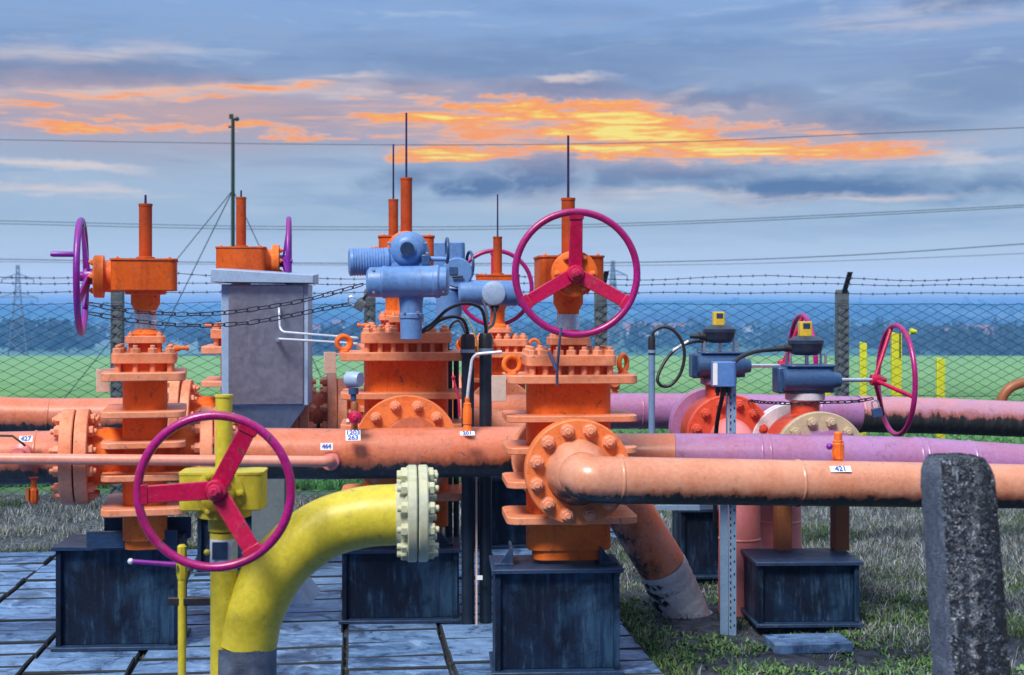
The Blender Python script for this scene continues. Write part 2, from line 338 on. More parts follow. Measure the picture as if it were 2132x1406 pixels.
class MB:
    def __init__(s):
        s.v, s.f = [], []
    def add(s, vs, fs):
        o = len(s.v)
        s.v += [Vector(v) for v in vs]
        s.f += [[i + o for i in q] for q in fs]
        return s
    def bx(s, x0, x1, y0, y1, z0, z1):
        return s.add([(x, y, z) for x in (x0, x1) for y in (y0, y1) for z in (z0, z1)],
                     [(0, 1, 3, 2), (4, 6, 7, 5), (0, 4, 5, 1), (2, 3, 7, 6), (0, 2, 6, 4), (1, 5, 7, 3)])
    def obox(s, c, ex, ey, ez):
        c, ex, ey, ez = map(Vector, (c, ex, ey, ez))
        return s.add([c + ex * i + ey * j + ez * k for i in (-1, 1) for j in (-1, 1) for k in (-1, 1)],
                     [(0, 1, 3, 2), (4, 6, 7, 5), (0, 4, 5, 1), (2, 3, 7, 6), (0, 2, 6, 4), (1, 5, 7, 3)])
    def lathe(s, prof, p0, ax, n=24, ang0=0.0):
        a, b, c = basis(ax)
        p0 = Vector(p0)
        vs, fs = [], []
        for r, h in prof:
            for i in range(n):
                th = ang0 + 2 * math.pi * i / n
                vs.append(p0 + c * h + (a * math.cos(th) + b * math.sin(th)) * max(r, 1e-5))
        k = len(prof)
        for j in range(k - 1):
            for i in range(n):
                i2 = (i + 1) % n
                fs.append((j * n + i, j * n + i2, (j + 1) * n + i2, (j + 1) * n + i))
        if prof[0][0] > 1e-4:
            fs.append(tuple(range(n))[::-1])
        if prof[-1][0] > 1e-4:
            fs.append(tuple((k - 1) * n + i for i in range(n)))
        return s.add(vs, fs)
    def cyl(s, p0, p1, r0, r1=None, n=24):
        p0, p1 = Vector(p0), Vector(p1)
        L = (p1 - p0).length
        return s.lathe([(r0, 0), (r0 if r1 is None else r1, L)], p0, p1 - p0, n)
    def disc(s, p0, ax, r, h, n=40, ch=0.004):
        return s.lathe([(r - ch, 0), (r, ch), (r, h - ch), (r - ch, h)], p0, ax, n)
    def tube(s, pts, r, n=12, closed=False, radii=None, cap=True):
        pts = [Vector(p) for p in pts]
        k = len(pts)
        T = []
        for i in range(k):
            d = pts[(i + 1) % k] - pts[i - 1] if closed else pts[min(i + 1, k - 1)] - pts[max(i - 1, 0)]
            T.append(d.normalized())
        a, b, _ = basis(T[0])
        vs, fs = [], []
        for i in range(k):
            if i:
                q = T[i - 1].rotation_difference(T[i])
                a = q @ a
                b = q @ b
            rr = radii[i] if radii else r
            for j in range(n):
                th = 2 * math.pi * j / n
                vs.append(pts[i] + (a * math.cos(th) + b * math.sin(th)) * rr)
        for i in range(k if closed else k - 1):
            i2 = (i + 1) % k
            for j in range(n):
                j2 = (j + 1) % n
                fs.append((i * n + j, i * n + j2, i2 * n + j2, i2 * n + j))
        if cap and not closed:
            fs.append(tuple(range(n))[::-1])
            fs.append(tuple((k - 1) * n + j for j in range(n)))
        return s.add(vs, fs)
    def torus(s, c, ax, Rr, r, n=64, m=12):
        a, b, _ = basis(ax)
        c = Vector(c)
        pts = [c + (a * math.cos(2 * math.pi * i / n) + b * math.sin(2 * math.pi * i / n)) * Rr for i in range(n)]
        o = len(s.v)
        axv = Vector(ax).normalized()
        vs, fs = [], []
        for p in pts:
            u = (p - c).normalized()
            for j in range(m):
                th = 2 * math.pi * j / m
                vs.append(p + (u * math.cos(th) + axv * math.sin(th)) * r)
        for i in range(n):
            i2 = (i + 1) % n
            for j in range(m):
                j2 = (j + 1) % m
                fs.append((i * m + j, i2 * m + j, i2 * m + j2, i * m + j2))
        return s.add(vs, fs)
    def ball(s, c, r, n=20, sz=1.0):
        prof = [(r * math.sin(math.pi * i / 10), -r * sz * math.cos(math.pi * i / 10)) for i in range(11)]
        return s.lathe(prof, c, (0, 0, 1), n)
    def prism(s, poly, z0, z1, inset=0.0):
        n = len(poly)
        vs = [(x, y, z0) for x, y in poly] + [(x * (1 - inset), y * (1 - inset), z1) for x, y in poly]
        fs = [(i, (i + 1) % n, n + (i + 1) % n, n + i) for i in range(n)]
        fs += [tuple(range(n))[::-1], tuple(range(n, 2 * n))]
        return s.add(vs, fs)
    def loft(s, secs):
        """secs: list of rings (same length) of points"""
        n = len(secs[0])
        vs = [p for q in secs for p in q]
        fs = []
        for j in range(len(secs) - 1):
            for i in range(n):
                i2 = (i + 1) % n
                fs.append((j * n + i, j * n + i2, (j + 1) * n + i2, (j + 1) * n + i))
        fs += [tuple(range(n))[::-1], tuple((len(secs) - 1) * n + i for i in range(n))]
        return s.add(vs, fs)

def rrect(hx, hy, r, k=6, cx=0.0, cy=0.0):
    out = []
    for qx, qy, a0 in ((1, 1, 0), (-1, 1, 90), (-1, -1, 180), (1, -1, 270)):
        for i in range(k + 1):
            a = R(a0 + 90 * i / k)
            out.append((cx + qx * (hx - r) + r * math.cos(a), cy + qy * (hy - r) + r * math.sin(a)))
    return out

def mesh(name, mb, smooth=38):
    me = bpy.data.meshes.new(name)
    me.from_pydata([tuple(v) for v in mb.v], [], mb.f)
    me.validate()
    me.update()
    import bmesh
    bm = bmesh.new()
    bm.from_mesh(me)
    bmesh.ops.recalc_face_normals(bm, faces=bm.faces)
    bm.to_mesh(me)
    bm.free()
    if smooth:
        me.shade_smooth()
        me.set_sharp_from_angle(angle=R(smooth))
    return me

def link(name, data, mat=None, parent=None, bevel=0.0):
    o = bpy.data.objects.new(name, data)
    COL.objects.link(o)
    if mat is not None and not (hasattr(data, 'materials') and len(data.materials)):
        data.materials.append(M[mat] if isinstance(mat, str) else mat)
    if parent is not None:
        o.parent = parent
    if bevel:
        b = o.modifiers.new('bevel', 'BEVEL')
        b.width = bevel
        b.segments = 2
        b.limit_method = 'ANGLE'
        b.angle_limit = R(40)
    return o

def tag(o, label, cat, group=None, kind=None):
    if label: o['label'] = label
    if cat: o['category'] = cat
    if group: o['group'] = group
    if kind: o['kind'] = kind
    return o

class Thing:
    """one thing: an Empty at its base that parents its parts; parts are given in local coordinates, or in world ones with w=True"""
    def __init__(s, name, label, cat, loc=(0, 0, 0), rz=0.0, group=None):
        s.o = bpy.data.objects.new(name, None)
        COL.objects.link(s.o)
        s.o.location = loc
        s.o.rotation_euler = (0, 0, rz)
        s.mw = Matrix.Translation(Vector(loc)) @ Matrix.Rotation(rz, 4, 'Z')
        s.inv = s.mw.inverted()
        tag(s.o, label, cat, group)
    def part(s, name, mb, mat, parent=None, bevel=0.0, w=False, smooth=38, label=None):
        if w:
            mb.v = [s.inv @ v for v in mb.v]
        o = link(name, mesh(name, mb, smooth), mat, parent or s.o, bevel)
        if label: o['label'] = label
        return o
    def put(s, name, data, mat, p, axis, parent=None, spin=0.0):
        """a shared-mesh copy (bolts) at local p, its +Z turned to axis"""
        o = link(name, data, mat, parent or s.o)
        o.matrix_local = Matrix.Translation(Vector(p)) @ Vector(axis).to_track_quat('Z', 'Y').to_matrix().to_4x4() @ Matrix.Rotation(spin, 4, 'Z')
        return o
    def text(s, word, p, size, mat='ink', yaw=0.0, parent=None, w=True, tilt=0.0, flip=False):
        cu = bpy.data.curves.new('lettering', 'FONT')
        cu.body = word
        cu.size = size
        cu.align_x = 'CENTER'
        cu.align_y = 'CENTER'
        cu.extrude = 0.0006
        cu.offset = 0.0009
        tmp = bpy.data.objects.new('lettering', cu)
        me = bpy.data.meshes.new_from_object(tmp)
        bpy.data.objects.remove(tmp)
        o = link('lettering', me, None, parent or s.o)
        me.materials.clear()
        me.materials.append(M[mat])
        m = Matrix.Translation(Vector(p)) @ Matrix.Rotation(yaw, 4, 'Z') @ Matrix.Rotation(R(90) - tilt, 4, 'X')
        if flip:
            m = m @ Matrix.Rotation(math.pi, 4, 'Z')
        o.matrix_local = (s.inv @ m) if w else m
        return o

def solo(name, label, cat, mb, mat, group=None, kind=None, bevel=0.0, smooth=38):
    """a thing that is one mesh; its origin goes to the middle of its base"""
    xs = [v.x for v in mb.v]; ys = [v.y for v in mb.v]; zs = [v.z for v in mb.v]
    c = Vector(((min(xs) + max(xs)) / 2, (min(ys) + max(ys)) / 2, min(zs)))
    mb.v = [v - c for v in mb.v]
    o = link(name, mesh(name, mb, smooth), mat, None, bevel)
    o.location = c
    return tag(o, label, cat, group, kind)

def fillet(pts, rad, k=10):
    pts = [Vector(p) for p in pts]
    out = [pts[0]]
    for i in range(1, len(pts) - 1):
        a, b, c = pts[i - 1], pts[i], pts[i + 1]
        u, v = (a - b).normalized(), (c - b).normalized()
        ang = u.angle(v)
        if ang > math.pi - 0.02:
            out.append(b); continue
        rr = rad[i - 1] if isinstance(rad, (list, tuple)) else rad
        d = min(rr / math.tan(ang / 2), (a - b).length * 0.49 if i > 1 else (a - b).length * 0.98, (c - b).length * 0.98)
        rr = d * math.tan(ang / 2)
        ctr = b + (u + v).normalized() * (rr / math.sin(ang / 2))
        p0, p1 = b + u * d - ctr, b + v * d - ctr
        tot = p0.angle(p1)
        ax = p0.cross(p1).normalized()
        for j in range(k + 1):
            out.append(ctr + Matrix.Rotation(tot * j / k, 3, ax) @ p0)
    out.append(pts[-1])
    return out

def resample(pts, step):
    pts = [Vector(p) for p in pts]
    out = [pts[0]]
    for a, b in zip(pts, pts[1:]):
        n = max(1, int((b - a).length / step))
        out += [a.lerp(b, (i + 1) / n) for i in range(n)]
    return out

def catmull(pts, k=8):
    pts = [Vector(p) for p in pts]
    P = [2 * pts[0] - pts[1]] + pts + [2 * pts[-1] - pts[-2]]
    out = []
    for i in range(1, len(P) - 2):
        p0, p1, p2, p3 = P[i - 1:i + 3]
        for j in range(k):
            t = j / k
            out.append(0.5 * ((2 * p1) + (p2 - p0) * t + (2 * p0 - 5 * p1 + 4 * p2 - p3) * t * t + (3 * p1 - p0 - 3 * p2 + p3) * t ** 3))
    out.append(pts[-1])
    return out

# shared bolt meshes, +Z outwards
def bolt_mesh(name, r, mat, stud=1.0, nut=1.0):
    mb = MB()
    mb.lathe([(r * 1.12, 0), (r * 1.12, r * 0.12)], (0, 0, 0), (0, 0, 1), 16)
    mb.lathe([(r, r * 0.12), (r, r * nut * 0.86), (r * 0.86, r * nut)], (0, 0, 0), (0, 0, 1), 6)
    mb.lathe([(r * 0.52, r * nut * 0.9), (r * 0.52, r * (nut + stud * 0.5)), (r * 0.4, r * (nut + stud * 0.62))], (0, 0, 0), (0, 0, 1), 12)
    me = mesh(name, mb, 30)
    me.materials.append(M[mat])
    return me
BOLT = {k: bolt_mesh('bolt_' + k, 0.0245, k) for k in ('orange', 'salmon', 'cream', 'beige', 'red_orange', 'yellow')}
SMALL = {k: bolt_mesh('small_bolt_' + k, 0.014, k) for k in ('orange', 'salmon', 'yellow', 'steel')}

# ---------------------------------------------------------------- gate valves
def handwheel(T, c, ax, mat, rad=0.28, rim=0.0165, dish=0.05, flat=True, spin=0.0, nspoke=3, parent=None, knob=None, hubr=0.04, taper=False):
    """rim (the part) with hub and spokes as sub-parts; c = rim centre, ax = outward axis, the hub sits dish behind the rim plane"""
    c, ax = Vector(c), Vector(ax).normalized()
    a, b, _ = basis(ax)
    if abs(ax.z) < 0.9:
        b = Vector((0, 0, 1)); a = b.cross(ax).normalized()
    mb = MB().torus(c, ax, rad, rim, 72, 14)
    wh = T.part('handwheel', mb, 'magenta_sheen_rim' if mat == 'magenta' else mat, parent)
    h = c - ax * dish
    mb = MB().lathe([(hubr, -0.035), (hubr, 0.012), (hubr * 0.85, 0.02), (hubr * 0.62, 0.02), (hubr * 0.62, 0.035), (hubr * 0.5, 0.04)], h, ax, 24)
    mb.lathe([(hubr * 0.42, 0.03), (hubr * 0.42, 0.05), (hubr * 0.3, 0.055)], h, ax, 6)
    T.part('hub', mb, mat, wh)
    for i in range(nspoke):
        th = spin + 2 * math.pi * i / nspoke
        d = a * math.cos(th) + b * math.sin(th)
        t = ax.cross(d)
        p0, p1 = h + d * hubr * 0.7 - ax * 0.005, c + d * (rad - rim * 0.3)
        mb = MB()
        if flat:
            q = (p1 - p0).normalized()
            nrm = t.cross(q).normalized()
            mb.loft([[p + t * sx * wd + nrm * sy * 0.007 for sx, sy in ((-1, -1), (1, -1), (1, 1), (-1, 1))] for p, wd in ((p0, 0.032), (p1, 0.029))])
            mb.obox(p1 - q * 0.012, t * 0.034, q * 0.016, nrm * 0.012)
            T.part('spoke', mb, mat, wh, bevel=0.003)
        else:
            mb.tube([p0, p1], 0.0115, 10)
            T.part('spoke', mb, mat, wh)
    if knob:
        d = a * math.cos(knob[0]) + b * math.sin(knob[0])
        p = c + d * rad
        mb = MB().lathe([(0.012, 0), (0.0135, 0.02), (0.0135, knob[1] - 0.01), (0.01, knob[1])], p, ax, 14)
        T.part('crank_grip', mb, knob[2], wh)
    return wh

def flange(T, c, ax, r, th, mat, bolt, nb=12, bolts=True, name='flange', rb=None, bscale=1.0, back=False, parent=None):
    """one bolted disc: inner face at c, thickness th along ax, nuts on the outer face (or the back face)"""
    mb = MB().disc(c, ax, r, th, 56, 0.005)
    f = T.part(name, mb, mat, parent)
    if bolts:
        a, b, x = basis(ax)
        if abs(x.z) < 0.9:
            b = Vector((0, 0, 1)); a = b.cross(x).normalized()
        rb = rb or r * 0.82
        for i in range(nb):
            t = 2 * math.pi * (i + 0.5) / nb
            p = Vector(c) + (a * math.cos(t) + b * math.sin(t)) * rb + (x * th if not back else Vector((0, 0, 0)))
            o = T.put('bolt', BOLT[bolt], None, p, x if not back else -x, f, random.random())
            if bscale != 1.0:
                o.scale = (bscale,) * 3
    return f

def gate_valve(label, X, D, rz, big=False, wheel=None, rod=0.29, zb=0.495, mats=('orange', 'salmon', 'orange_dark'), plate=None, eyes=((-1, -1), (1, 1)), eye_spin=(0, 0.6),
               front_bolts=True, rear_bolts=True, group='orange parallel slide gate valves', knob=None, sticker=True, front_back=False):
    T = Thing('gate_valve', label, 'gate valve', (X, D, zb), rz, group)
    mo, ms, md = mats
    k = 1.17 if big else 1.0
    zc = 0.965
    Z = lambda z: zc + (z - zc) * k - zb
    off = 0.155 if big else 0.0
    # body: rounded-rectangle shell with plate ribs
    mb = MB()
    hx, hy = 0.20 * k, 0.105 * k
    mb.prism(rrect(hx, hy, 0.075 * k), Z(0.56), Z(1.36))
    mb.prism(rrect(hx * 0.86, hy * 0.9, 0.06 * k), Z(0.513), Z(0.562))
    mb.prism(rrect(hx * 1.0, hy, 0.07 * k), Z(1.355), Z(1.366))
    body = T.part('body', mb, mo, bevel=0.004)
    for z0, z1 in ((0.70, 0.735), (0.868, 0.90), (1.027, 1.058), (1.175, 1.206)):
        mb = MB().prism(rrect(0.308 * k, 0.20 * k, 0.055 * k), Z(z0), Z(z1))
        T.part('rib', mb, ms, body, bevel=0.004)
    mb = MB().prism(rrect(0.308 * k, 0.20 * k, 0.05 * k), Z(1.354), Z(1.394))
    T.part('body_flange', mb, ms, bevel=0.004)
    mb = MB()
    for s in (-1, 1):
        mb.cyl((0, s * 0.06, Z(zc)), (0, s * 0.272 * k, Z(zc)), 0.135 * k, 0.150 * k, 40)
    T.part('neck', mb, mo)
    for s, on in ((-1, front_bolts), (1, rear_bolts)):
        flange(T, (0, s * 0.268 * k, Z(zc)), (0, s, 0), 0.238 * k, 0.062, 'flange_orange' if on and s < 0 and not front_back else ms, 'salmon', 12, bool(on), 'end_flange', bscale=1.1, back=front_back or on == 2)
    # bonnet joint: inner spigot, bonnet plate, studs and nuts
    bx_, by_ = 0.213 * k, 0.155 * k
    mb = MB().prism(rrect(bx_ * 0.86, by_ * 0.78, 0.05), Z(1.394), Z(1.437))
    T.part('spigot', mb, md)
    mb = MB().prism(rrect(bx_, by_, 0.03), Z(1.435), Z(1.486))
    bon = T.part('bonnet', mb, ms, bevel=0.004)
    nx, ny = 7, 4
    pts = [(-bx_ * 0.86 + 2 * bx_ * 0.86 * i / (nx - 1), s * by_ * 0.80) for i in range(nx) for s in (-1, 1)]
    pts += [(s * bx_ * 0.86, -by_ * 0.8 + 2 * by_ * 0.8 * i / (ny - 1)) for i in range(1, ny - 1) for s in (-1, 1)]
    sm = MB().cyl((0, 0, Z(1.394)), (0, 0, Z(1.436)), 0.0155, None, 12)
    sme = mesh('stud', sm)
    sme.materials.append(M[ms])
    for x, y in pts:
        T.put('bolt', BOLT['salmon'], None, (x, y, Z(1.486)), (0, 0, 1), bon, random.random())
        o = link('stud', sme, None, bon)
        o.location = (x, y, 0)
    # stuffing box, gland plate, yoke column
    zt = Z(1.532)
    mb = MB().cyl((0, 0, Z(1.486)), (0, 0, zt), 0.062, 0.055, 28)
    T.part('stuffing_box', mb, md)
    mb = MB().prism(rrect(0.098, 0.098, 0.03), zt, zt + 0.036)
    gl = T.part('gland_plate', mb, ms, bevel=0.003)
    for sx_ in (-1, 1):
        for sy_ in (-1, 1):
            T.put('bolt', SMALL['salmon'], None, (sx_ * 0.07, sy_ * 0.07, zt + 0.036), (0, 0, 1), gl)
            st = link('stud', mesh('stud', MB().cyl((sx_ * 0.07, sy_ * 0.07, Z(1.486)), (sx_ * 0.07, sy_ * 0.07, zt), 0.009, None, 10)), md, gl)
    z1 = zt + 0.036
    zg0, zg1 = 1.795 + off - zb, 1.945 + off - zb       # gearbox
    mb = MB().lathe([(0.075, z1), (0.075, z1 + 0.012), (0.053, z1 + 0.03), (0.053, zg0 - 0.10), (0.072, zg0 - 0.065), (0.072, zg0 - 0.02), (0.10, zg0 - 0.018), (0.10, zg0)], (0, 0, 0), (0, 0, 1), 32)
    T.part('column', mb, mo)
    if sticker:
        zs = z1 + 0.035
        mb = MB().lathe([(0.0535, zs), (0.0545, zs + 0.001), (0.0545, zs + 0.075), (0.0535, zs + 0.076)], (0, 0, 0), (0, 0, 1), 32)
        T.part('sticker', mb, 'steel')
    mb = MB().prism(rrect(0.152, 0.158, 0.035, cy=-0.004), zg0, zg1)
    gear = T.part('gearbox', mb, md, bevel=0.004)
    mb = MB().prism(rrect(0.157, 0.163, 0.036, cy=-0.004), zg1, zg1 + 0.009)
    T.part('gearbox_lid', mb, md, gear)
    for sx_ in (-0.125, 0.125):
        for sy_ in (-0.13, 0.12):
            T.put('bolt', SMALL['orange'], None, (sx_, sy_, zg1 + 0.009), (0, 0, 1), gear).scale = (0.6, 0.6, 0.5)
    zm = (zg0 + zg1) / 2 - 0.004
    mb = MB().lathe([(0.082, 0.155), (0.078, 0.185), (0.078, 0.20), (0.107, 0.201), (0.107, 0.245), (0.100, 0.25)], (0, 0, zm), (0, -1, 0), 40)
    inf = T.part('input_flange', mb, mo)
    for i in range(6):
        t = 2 * math.pi * (i + 0.5) / 6
        T.put('bolt', SMALL['orange'], None, (0.082 * math.sin(t), -0.25, zm + 0.082 * math.cos(t)), (0, -1, 0), inf)
    # stem tube and indicator rod
    zt1 = (2.235 if not big else 2.44) - zb
    mb = MB().lathe([(0.048, zg1 + 0.009), (0.046, zg1 + 0.02), (0.0325, zg1 + 0.024), (0.0325, zt1 - 0.012), (0.035, zt1 - 0.012), (0.035, zt1)], (0, 0, 0), (0, 0, 1), 24)
    T.part('stem_tube', mb, 'tube_orange')
    mb = MB().cyl((0, 0, zt1), (0, 0, zt1 + rod), 0.0065, 0.0055, 10)
    T.part('indicator_rod', mb, 'rod')
    if wheel:
        mb = MB().cyl((0, -0.25, zm), (0, -0.30, zm), 0.022, None, 16)
        T.part('shaft', mb, wheel)
        handwheel(T, (0, -0.31, zm), (0, -1, 0), wheel, 0.28, dish=0.03, spin=R(90), knob=knob)
    for (ex, ey), sp in zip(eyes, eye_spin):
        p = Vector((ex * 0.265 * k, ey * 0.15 * k, Z(1.394) + 0.048))
        mb = MB().torus(p, (math.sin(sp), -math.cos(sp), 0), 0.038, 0.0125, 32, 10)
        mb.lathe([(0.026, -0.05), (0.026, -0.042), (0.014, -0.036)], p, (0, 0, 1), 16)
        T.part('lifting_eye', mb, mo)
    zn = Z(1.486) + 0.018
    mb = MB().lathe([(0.016, 0), (0.016, 0.03), (0.010, 0.032), (0.010, 0.06), (0.015, 0.062), (0.015, 0.075)], (bx_ * 0.3, by_ * 0.9, zn), (0, 1, 0.05), 10)
    T.part('grease_nipple', mb, mo)
    if plate:
        px_, py_, ax_ = plate
        u = Vector((math.cos(ax_), math.sin(ax_), 0))
        nn = Vector((-u.y, u.x, 0))
        zp = Z(1.394) - 0.06
        mb = MB().obox((px_, py_, zp), u * 0.034, nn * 0.0025, (0, 0, 0.06))
        mb.obox((px_ + u.x * 0.034 + 0.0, py_ + 0.02, zp + 0.045), u * 0.05, nn * 0.003, (0, 0, 0.008))
        T.part('nameplate', mb, 'plate', bevel=0.002)
    return T

def plinth(label, X, D, rz, wd, dp, h, brackets=True, group='dark steel pipe support plinths', slot=True):
    """stub column of welded plate: side flanges, recessed webs, top and base plates, angle cleats"""
    T = Thing('support_plinth', label, 'support plinth', (X, D, 0), rz, group)
    x, y = wd / 2, dp / 2
    mb = MB().bx(-x + 0.012, x - 0.012, -y + 0.03, y - 0.03, 0.02, h - 0.02)
    T.part('column', mb, 'navy', bevel=0.004)
    for s in (-1, 1):
        mb = MB().bx(s * x - 0.013, s * x + 0.013, -y, y, 0.02, h - 0.02)
        T.part('side_flange', mb, 'navy', bevel=0.003)
    T.part('base_plate', MB().bx(-x - 0.03, x + 0.03, -y - 0.03, y + 0.03, 0.002, 0.02), 'navy_top', bevel=0.003)
    T.part('top_plate', MB().bx(-x - 0.03, x + 0.03, -y - 0.02, y + 0.02, h - 0.02, h), 'navy_top', bevel=0.003)
    if brackets:
        for s in (-1, 1):
            mb = MB().bx(s * 0.245 - 0.045, s * 0.245 + 0.045, -0.10, 0.10, h, h + 0.012)
            mb.bx(s * 0.21 - 0.006, s * 0.21 + 0.006, -0.10, 0.10, h + 0.012, h + 0.085)
            mb.add([(s * 0.217, -0.09, h + 0.012), (s * 0.217, -0.09, h + 0.08), (s * 0.27, -0.09, h + 0.012),
                    (s * 0.217, -0.08, h + 0.012), (s * 0.217, -0.08, h + 0.08), (s * 0.27, -0.08, h + 0.012)],
                   [(0, 1, 2), (3, 5, 4), (0, 3, 4, 1), (1, 4, 5, 2), (0, 2, 5, 3)])
            T.part('cleat', mb, 'navy_top', bevel=0.002)
    return T

def px_x(px, D):
    return (px - CX) / F * D

# the six orange gate valves (D = distance of the stem)
D1, D2, D3, D4, D5, D6 = 6.45, 6.80, 7.55, 9.02, 9.85, 8.85
v1 = gate_valve('gate valve with crimson handwheel facing the camera, above the foreground peach pipe elbow', px_x(1183, D1), D1, PSV, False, 'magenta', 0.30,
                mats=('orange', 'salmon', 'orange_dark'), plate=(-0.345, -0.17, 0.0), eyes=((-1.05, -0.6), (1.02, 0.2)), eye_spin=(0.15, 0.9))
v2 = gate_valve('gate valve at the left with violet handwheel seen edge on and a crank grip', px_x(303, D2), D2, R(-90) + R(13), False, 'purple', 0.045,
                mats=('orange', 'salmon', 'orange_dark'), plate=(-0.20, -0.22, R(90)), eyes=((-0.9, -0.55),), eye_spin=(R(100),), front_back=True,
                knob=(R(21), 0.12, 'purple'))
v3 = gate_valve('tallest gate valve, carrying the nearer blue grey electric actuator', px_x(846, D3), D3, PSV, True, None, 0.365, zb=0.40,
                plate=(-0.42, -0.1, 0.3), eyes=((-1.1, -0.8), (1.1, 0.4), (-1.15, 0.3)), eye_spin=(0.2, 0.3, 0.5), sticker=False)
v4 = gate_valve('gate valve mostly hidden behind the tallest valve, carrying the farther electric actuator', px_x(819, D4), D4, R(90) + PSI, True, None, 0.37, zb=0.40, eyes=(), eye_spin=(), sticker=False, front_back=True)
v5 = gate_valve('small rear gate valve whose crimson handwheel stands behind its stem tube', px_x(1036, D5), D5, R(180) + PSV, False, 'magenta', 0.31,
                eyes=((-1.0, 0.3), (0.98, 0.3)), eye_spin=(0.2, 0.2), rear_bolts=2, sticker=False)
v6 = gate_valve('gate valve behind the stainless cabinet with its violet handwheel seen edge on', px_x(502, D6), D6, R(90) + PSI, True, 'purple', 0.045, zb=0.40, eyes=(), eye_spin=(), sticker=False, front_back=True)

plinth('dark steel plinth under the nearest gate valve, in front of the paving edge', px_x(1157, 6.27), 6.43, R(3), 0.555, 0.34, 0.495)
plinth('dark steel plinth at the left, beside the yellow valve post', px_x(237, 6.73), 6.89, R(3), 0.56, 0.34, 0.52, brackets=False)
plinth('dark steel plinth under the tallest gate valve, behind the yellow bend', px_x(829, 7.30), 7.48, R(3), 0.60, 0.36, 0.40)
plinth('dark steel plinth in shade behind the nearest gate valve', px_x(1050, 9.85), 9.85, PSI, 0.56, 0.5, 0.5)
plinth('dark steel plinth behind the perforated post', px_x(1462, 8.7), 8.72, R(1), 0.30, 0.42, 0.44, brackets=False)
plinth('dark steel plinth on the grass under the right hand ball valve', px_x(1683, 7.20), 7.40, R(2), 0.52, 0.38, 0.35, brackets=False)
plinth('dark steel plinth below the gate valve behind the cabinet', px_x(502, 8.9), 8.9, PSI, 0.5, 0.5, 0.40)
plinth('dark steel plinth below the hidden gate valve behind the tallest one', px_x(819, 9.05), 9.05, PSI, 0.5, 0.5, 0.40)
# steel saddle between the left valve and its plinth
T = Thing('saddle_bracket', 'blue steel saddle bracket between the left gate valve and its plinth', 'bracket', (px_x(298, D2), D2, 0.52), R(5))
T.part('front_angle', MB().bx(-0.25, 0.19, -0.14, -0.128, 0, 0.085), 'navy_top', bevel=0.002)
T.part('rear_angle', MB().bx(-0.22, 0.22, 0.128, 0.14, 0, 0.11), 'navy_top', bevel=0.002)
T.part('shim', MB().bx(-0.2, 0.2, -0.126, 0.126, 0, 0.035), 'navy', bevel=0.002)

# ---------------------------------------------------------------- pipes
def seam(T, p, ax, r, mat, par=None):
    return T.part('weld_seam', MB().lathe([(r * 0.97, -0.012), (r + 0.003, -0.005), (r + 0.0045, 0), (r + 0.003, 0.005), (r * 0.97, 0.012)], p, ax, 40), mat, par, w=True)

def pipe(label, pts, r, mat, seams=(), group=None, n=40, radii=None, name='pipe', cat='pipe'):
    T = Thing(name, label, cat, pts[0], 0, group)
    T.part('run', MB().tube(resample(pts, 0.25) if radii is None else pts, r, n, radii=radii), mat, w=True)
    for p, ax in seams:
        seam(T, p, ax, r, mat)
    return T

PG = 'painted gas pipes'
zmid = 0.955
def midp(px, D0=6.95, x0=870):
    """a point on the middle pipe's axis under photo column px"""
    k = (px - CX) / F
    x00 = (303 - CX) / F * D2
    D = (D2 - x00 * math.tan(PSI)) / (1 - k * math.tan(PSI))
    return Vector((k * D, D, zmid))
# left of the left valve
axv2 = v2.mw.to_3x3() @ Vector((0, 1, 0))
EYP = Vector((-math.sin(PSV), math.cos(PSV), 0))
p2 = Vector((px_x(303, D2), D2, zmid + 0.01))
a0 = p2 - axv2 * 0.335
T = pipe('salmon pipe with tag 427 entering the left valve from the picture edge', [a0 - axv2 * 0.10, a0 - axv2 * 4.2], 0.132, 'salmon_pipe', [(a0 - axv2 * 0.19, axv2)], PG)
T.part('neck', MB().lathe([(0.132, 0.13), (0.16, 0.064), (0.17, 0.06)], a0, -axv2, 40), 'salmon_pipe', w=True)
f = MB().disc(a0 - axv2 * 0.003, -axv2, 0.238, 0.062, 56, 0.005)
fl = T.part('flange', f, 'salmon', w=True)
def wbolts(T, c, ax, rb, parent, kind, nb=12, sc=1.1, off=0.0):
    a, b, x = basis(ax)
    b = Vector((0, 0, 1)); a = b.cross(x).normalized()
    for i in range(nb):
        t = 2 * math.pi * (i + 0.5) / nb
        p = T.inv @ (Vector(c) + (a * math.cos(t) + b * math.sin(t)) * rb + x * off)
        o = T.put('bolt', BOLT[kind], None, p, T.inv.to_3x3() @ x, parent, random.random())
        o.scale = (sc,) * 3
wbolts(T, a0, -axv2, 0.195, fl, 'salmon', off=0.065)
def pipe_tag(T, px, py, D, word, size, wd, ht, top=None, yaw=PSI, flip=False, tilt=0.0):
    c = W(px, py, D)
    rot = Matrix.Rotation(yaw, 3, 'Z')
    n = rot @ Vector((0, -1, 0)); u = rot @ Vector((1, 0, 0)); z = Vector((0, 0, 1))
    n2 = n * math.cos(tilt) + z * math.sin(tilt); z2 = z * math.cos(tilt) - n * math.sin(tilt)
    tg = T.part('number_tag', MB().obox(c, u * wd / 2, n2 * 0.0015, z2 * ht / 2), 'tag', w=True)
    pos = c + n2 * 0.003
    if top:
        T.text(word, pos - z2 * ht * 0.24, size, yaw=yaw, parent=tg, tilt=tilt, flip=flip)
        T.text(top, pos + z2 * ht * 0.24, size, yaw=yaw, parent=tg, tilt=tilt, flip=flip)
    else:
        T.text(word, pos, size, yaw=yaw, parent=tg, tilt=tilt, flip=flip)
    return tg
